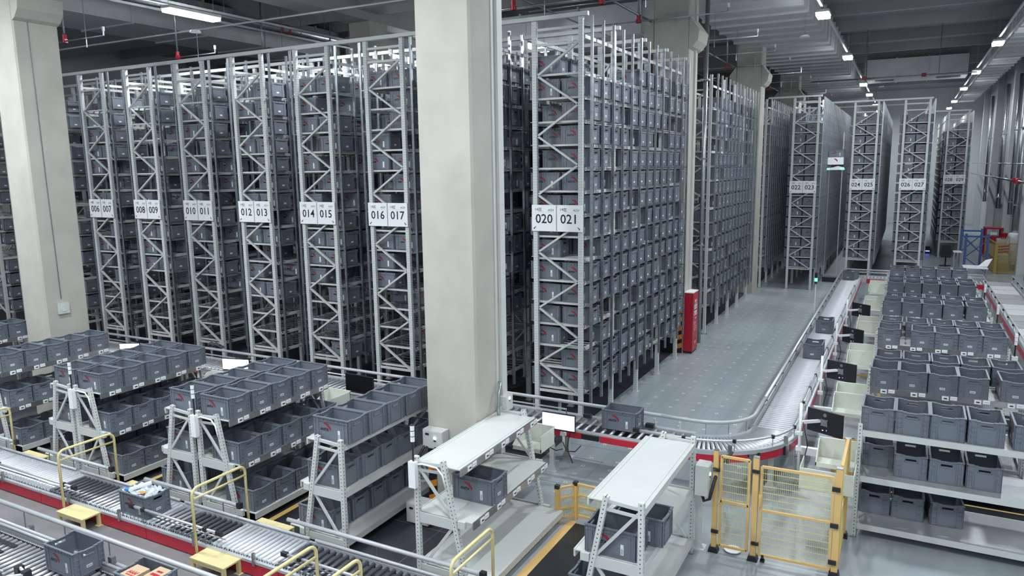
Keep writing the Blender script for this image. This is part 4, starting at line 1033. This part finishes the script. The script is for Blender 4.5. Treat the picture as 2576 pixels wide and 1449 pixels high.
for z in (1.15,.68,.2): local(MB().box(-.56,-.47,9.17,9.2,z-.025,z+.025),t,'latch',M_black)
t=thing('safety_fence','low yellow mesh barrier on the floor behind the empty white shelf','fence',(-3.6,9.1,0))
for x,y in ((-4.12,8.98),(-3.93,9.20),(-3.0,9.16)): local(MB().box(x-.03,x+.03,y-.03,y+.03,0,.56),t,'post',M_gate); local(MB().box(x-.032,x+.032,y-.032,y+.032,.52,.575),t,'post_cap',M_black)
wire_panel(t,(-4.10,9.0),(-3.95,9.18),.06,.52,6,8,[.2,.36]); wire_panel(t,(-3.9,9.2),(-3.03,9.16),.06,.54,36,8,[.2,.38])
t=thing('dropped_lid','curved white plastic dish lying on the floor by the gate','lid',(-1.72,9.28,.0))  # loose white plastic lid on the floor
MB().tube([(0,0,.0),(0,0,.02),(0,0,.035)],[.06,.10,.11],16).build('shell',M_sign,t)
# floor guide plate under the gate, black mats with yellow edges
t=thing('rubber_mat','black rubber mat with yellow edge between the two white shelves','mat',(-3.3,7.9,0)); local(MB().box(-3.87,-2.95,6.9,9.05,.004,.016),t,'mat',M_black); local(MB().box(-3.99,-3.87,6.9,9.1,.004,.014),t,'yellow_edge',M_gate)
t=thing('rubber_mat','black rubber mat with yellow edge left of the shelf by the big column','mat',(-7.4,8,0)); local(MB().box(-7.83,-7.05,6.95,9.05,.004,.016),t,'mat',M_black); local(MB().box(-7.93,-7.83,6.95,9.1,.004,.014),t,'yellow_edge',M_gate)
t=thing('rubber_mat','black rubber mat with yellow edge in the aisle before the third double shelf','mat',(-10.3,8,0)); local(MB().box(-10.7,-9.95,6.95,9.05,.004,.016),t,'mat',M_black); local(MB().box(-10.8,-10.7,6.95,9.1,.004,.014),t,'yellow_edge',M_gate)
t=thing('rubber_mat','black mat with thin yellow line behind the front right shelf','mat',(1,11.9,0)); local(MB().box(-.3,2.8,11.5,12.4,.004,.016),t,'mat',M_black); local(MB().box(-.3,2.8,12.12,12.16,.016,.018),t,'yellow_edge',M_gate)
# electrical boxes
def ebox(x,y,z,sx,sy,sz,label,face,led=True):
    t=thing('control_box',label,'control box',(x,y,z),'grey control boxes')
    MB().box(-sx/2,sx/2,-sy/2,sy/2,-sz/2,sz/2).build('case',M_box,t)
    if face=='y':
        MB().box(-sx/2+.01,sx/2-.01,-sy/2-.006,-sy/2,-sz/2+.01,sz/2-.01).build('door',M_box,t)
        MB().box(-.12,-.06,-sy/2-.012,-sy/2-.006,.06,.09).box(.02,.06,-sy/2-.012,-sy/2-.006,-.02,.0).build('display',M_black,t)
        MB().tube([(.04,-sy/2-.006,.03),(.04,-sy/2-.014,.03)],.018,10).build('indicator',M_led,t)
    else:
        MB().box(sx/2,sx/2+.006,-sy/2+.01,sy/2-.01,-sz/2+.01,sz/2-.01).build('door',M_box,t)
        MB().tube([(sx/2+.006,0,.07),(sx/2+.014,0,.07)],.02,10).build('indicator',M_led,t); MB().box(sx/2+.006,sx/2+.012,-.02,.02,.03,.045).build('display',M_black,t)
    return t
t=ebox(-5.76,8.37,1.21,.34,.16,.27,'grey control box with lit indicator on the big column','y')
t=ebox(-5.86,8.10,.19,.36,.24,.30,'low grey box on the floor in front of the big column foot','y')
t=ebox(-2.08,9.05,1.05,.16,.22,.40,'grey box with round lamp fixed to the shelf left of the gate','x')
t=ebox(-5.03,9.15,1.62,.12,.22,.22,'small box on the column where the conduit ends','x')
t=thing('cable_bundle','black corrugated cable running from the gate box up to the conveyor','cable',(-2,9.2,1)); local(MB().tube([(-2.1,9.05,.86),(-2.05,9.0,.76),(-1.98,9.0,.80),(-1.95,9.1,1.0),(-1.93,9.3,1.15),(-1.95,10.2,1.0),(-2.1,10.6,.72)],.022,8),t,'cable',M_trunk,True)
t=thing('cable_bundle','coiled black cables hanging under the column control box','cable',(-5.8,8.3,.9)); local(MB().tube([(-5.9,8.3,1.1),(-5.98,8.25,.95),(-5.8,8.22,.88),(-5.68,8.25,.98),(-5.72,8.3,1.1)],.022,8).tube([(-5.85,8.28,1.1),(-5.9,8.2,.98),(-5.78,8.2,.93),(-5.7,8.22,1.02)],.018,8),t,'cable',M_trunk,True)
# signal light post in the robot aisle
t=thing('signal_lamp','tall thin signal lamp glowing green beside the belt','signal lamp',(-2.3,24.3,0)); local(MB().tube([(-2.3,24.3,0),(-2.3,24.3,1.35)],.015,6),t,'pole',M_sign)
local(MB().tube([(-2.3,24.3,1.35),(-2.3,24.3,1.43)],.04,10),t,'lower_cap',M_black); local(MB().tube([(-2.3,24.3,1.43),(-2.3,24.3,1.53)],.042,10),t,'green_lens',M_green); local(MB().tube([(-2.3,24.3,1.53),(-2.3,24.3,1.70)],.04,10),t,'upper_cap',M_black)
# tower lamps by the right shelves
for i,(x,y) in enumerate(((2.0,13.1),(2.0,16.3),(2.0,19.5),(2.0,22.7))):
    t=thing('signal_lamp','slim white tower lamp at the right end of the %s shelf row'%['second','third','fourth','fifth'][i],'signal lamp',(x,y,0)); local(MB().tube([(x,y,0.9),(x,y,1.62)],.014,8),t,'pole',M_black); 
    for k in range(3): local(MB().tube([(x,y,1.62+.075*k),(x,y,1.685+.075*k)],.028,10),t,'lamp_segment',M_sign)
    local(MB().box(x-.05,x+.05,y-.05,y+.02,1.1,1.4),t,'control_box',M_sign)
# picking robot high in the far aisle
t=thing('picking_robot','white lift robot with green lights high in the aisle left of rack 024','robot',(-2.72,34.2,0))
local(MB().box(-2.46,-2.42,34.1,34.15,.2,6.3).box(-2.96,-2.92,34.1,34.15,.2,4.9),t,'mast',M_steel)
local(MB().box(-3.0,-2.4,33.9,34.3,4.98,5.28),t,'body',M_sign); local(MB().box(-2.86,-2.42,33.95,34.3,4.86,4.98),t,'mechanism',M_black); local(MB().prism([(-3.05,4.76),(-2.35,4.76),(-2.38,4.86),(-2.6,4.92),(-2.8,4.86),(-3.03,4.84)],1,33.9,34.3),t,'carriage',M_sign)
local(MB().box(-3.06,-2.92,33.89,33.9,4.77,4.81).box(-2.48,-2.35,33.89,33.9,4.77,4.83),t,'light_strip',M_green)
local(MB().box(-2.98,-2.4,33.95,34.4,.02,.2),t,'base',M_black)
b=MB(); swoosh(b,33.895,1.,cx=-2.7,cz=5.17,m=M_red_print); local(b,t,'printed_emblem')
tote(-2.68,34.1,5.29,0,'grey tote carried on top of the lift robot','totes on conveyors',1)
# ------------------------------------------------------------------ far right clutter
t=thing('pallet_rack','blue steel frame standing by the far end of the shelves','rack',(3.,41,0))
for x in (2.55,3.4):
    for y in (39.3,42.5): local(MB().box(x-.05,x+.05,y-.045,y+.045,0,1.78),t,'upright',M_blue)
for y in (39.3,42.5): local(MB().box(2.55,3.4,y-.03,y+.03,1.62,1.70),t,'beam',M_blue)
for q,c in (((2.55,39.3,1.5),(3.4,39.3,.7)),((3.4,39.3,1.5),(2.55,39.3,.7)),((2.55,39.3,.7),(3.4,39.3,.05)),((2.55,42.5,1.5),(3.4,42.5,.6)),((3.4,42.5,1.5),(2.55,42.5,.6))): local(MB().bar(q,c,.045,.06,up=(0,1,0)),t,'diagonal_brace',M_blue)
def table(x0,x1,y0,y1,h,label):
    t=thing('work_table',label,'table',((x0+x1)/2,(y0+y1)/2,0)); local(MB().box(x0,x1,y0,y1,h-.03,h),t,'table_top',M_sign)
    for x in (x0+.05,x1-.05):
        for y in (y0+.05,y1-.05): local(MB().box(x-.02,x+.02,y-.02,y+.02,0,h-.03),t,'leg',M_galv)
table(2.25,3.1,34.7,35.7,.78,'white topped table just in front of the blue frame')
table(2.15,2.5,40.2,41.0,.82,'small white desk left of the blue frame')
t=thing('office_chair','dark chair beside the small white desk','chair',(1.9,41.3,0)); local(MB().box(1.7,2.1,41.1,41.5,.45,.53),t,'seat',M_black); local(MB().box(1.7,2.1,41.48,41.54,.6,1.0),t,'backrest',M_black); local(MB().tube([(1.9,41.3,0.05),(1.9,41.3,.45)],.03,8),t,'stem',M_black); local(MB().box(1.65,2.15,41.27,41.33,.02,.06).box(1.87,1.93,41.05,41.55,.02,.06),t,'base',M_black)
t=thing('paper_sheet','crumpled white sheet of card leaning on the table end','sheet',(3.0,35.2,.79)); MB().add([(-.25,-.1,0),(.10,-.1,.02),(.28,.2,.32),(.05,.2,.26),(-.25,-.1,.006),(.10,-.1,.026),(.28,.2,.326),(.05,.2,.266)],[[0,3,2,1],[4,5,6,7],[0,1,5,4],[1,2,6,5],[2,3,7,6],[3,0,4,7]]).build('sheet',M_sign,t)
M_cage=mat('cage_yellow',(.42,.30,.06),.5,0,.04)
t=thing('safety_cage','dull yellow wire mesh cage enclosing goods by the right wall','fence',(4.2,39.5,0))
for x,y in ((3.75,39.3),(4.72,39.6),(3.6,42.3)): local(MB().box(x-.06,x+.06,y-.05,y+.05,0,1.42),t,'post',M_cage)
for (p0,p1) in (((3.75,39.3),(4.72,39.6)),((3.75,39.3),(3.6,42.3))):
    for z in (.08,.70,1.36): local(MB().bar((*p0,z),(*p1,z),.05,.05),t,'frame_rail',M_cage)
    b=MB()
    for i in range(1,26): u=i/26; x=p0[0]+(p1[0]-p0[0])*u; y=p0[1]+(p1[1]-p0[1])*u; b.box(x-.005,x+.005,y-.005,y+.005,.08,1.36)
    for i in range(1,16): z=.08+i*.08; b.bar((*p0,z),(*p1,z),.009,.009)
    stuff(local(b,t,'wire_mesh',M_cage))
t=thing('stack_of_goods','brown carton and red bundles piled inside the yellow cage','goods',(4.1,40.2,0)); local(MB().box(3.85,4.35,39.9,40.5,0,.45),t,'carton',M_card); local(MB().box(3.9,4.3,39.95,40.45,.45,.80),t,'carton',M_box)
for i in range(3): local(MB().bar((3.9,40.0,.9+.13*i),(4.3,40.1,.95+.13*i),.10,.07),t,'red_bundle',M_bred)
for i in range(5): local(MB().bar((3.82+.05*i,40.55,.3),(4.0+.07*i,40.6,1.55),.025,.025),t,'wooden_stick',M_card)
t=thing('red_table','red framed box table far back by the right wall','table',(4.2,46.4,0))
for x in (3.85,4.55):
    for y in (46.0,46.8): local(MB().box(x-.04,x+.04,y-.04,y+.04,0,1.5),t,'leg',M_bred)
local(MB().box(3.78,4.62,45.94,46.86,1.5,1.57),t,'table_top',M_bred); local(MB().box(3.85,4.55,46.0,46.8,.75,1.1),t,'box_shelf',M_bred); local(MB().box(4.05,4.35,45.94,45.96,1.2,1.35),t,'notice',M_sign)
t=thing('carton_stack','grey brown cartons stacked by the wall under the red bucket','box',(4.5,45,0)); local(MB().box(4.2,4.8,44.6,45.2,0,.6),t,'carton',M_card); local(MB().box(4.25,4.8,44.65,45.2,.6,1.1),t,'carton',M_box)
t=thing('red_bucket','small red bucket standing on cartons by the right wall','bucket',(4.55,44.9,1.1)); MB().tube([(0,0,0),(0,0,.30)],[.13,.16],12).build('drum',M_bred,t)
t=thing('transport_robot','small dark robot low on the floor right of rack 026','robot',(1.3,47,0)); local(MB().box(1.05,1.45,46.8,47.3,.0,.25),t,'base',M_black); local(MB().box(1.12,1.38,46.9,47.2,.25,.38),t,'body',M_black); local(MB().box(1.15,1.35,46.79,46.8,.12,.16),t,'led_strip',M_ledb)
t=thing('red_lampshade','small red dome lamp between the far left racks','lamp',(-19.6,10.6,2.6)); MB().tube([(0,0,0),(0,0,.08),(0,0,.13)],[.14,.11,.03],14).build('shade',M_bred,t); MB().tube([(0,0,.13),(.2,0,.2)],.02,6).build('arm',M_bred,t)
t=thing('work_gloves','pair of black work gloves lying on the rim of a far tote','gloves',(-11.25,9.05,1.86))
for s in (0,1):
    b=MB(); x=.12*s
    b.tube([(x,0,0),(x+.05,.03,.03),(x+.12,.05,.01)],[.035,.045,.03],8); b.build('palm',M_black,t)
    for k in range(4): MB().tube([(x+.11,.02+.02*k,.01),(x+.17,.01+.025*k,.0),(x+.20,.0+.03*k,-.03)],.010,6).build('finger',M_black,t)
    MB().tube([(x+.04,.06,.02),(x+.07,.10,.0)],.011,6).build('finger',M_black,t)
kept=flush_totes()
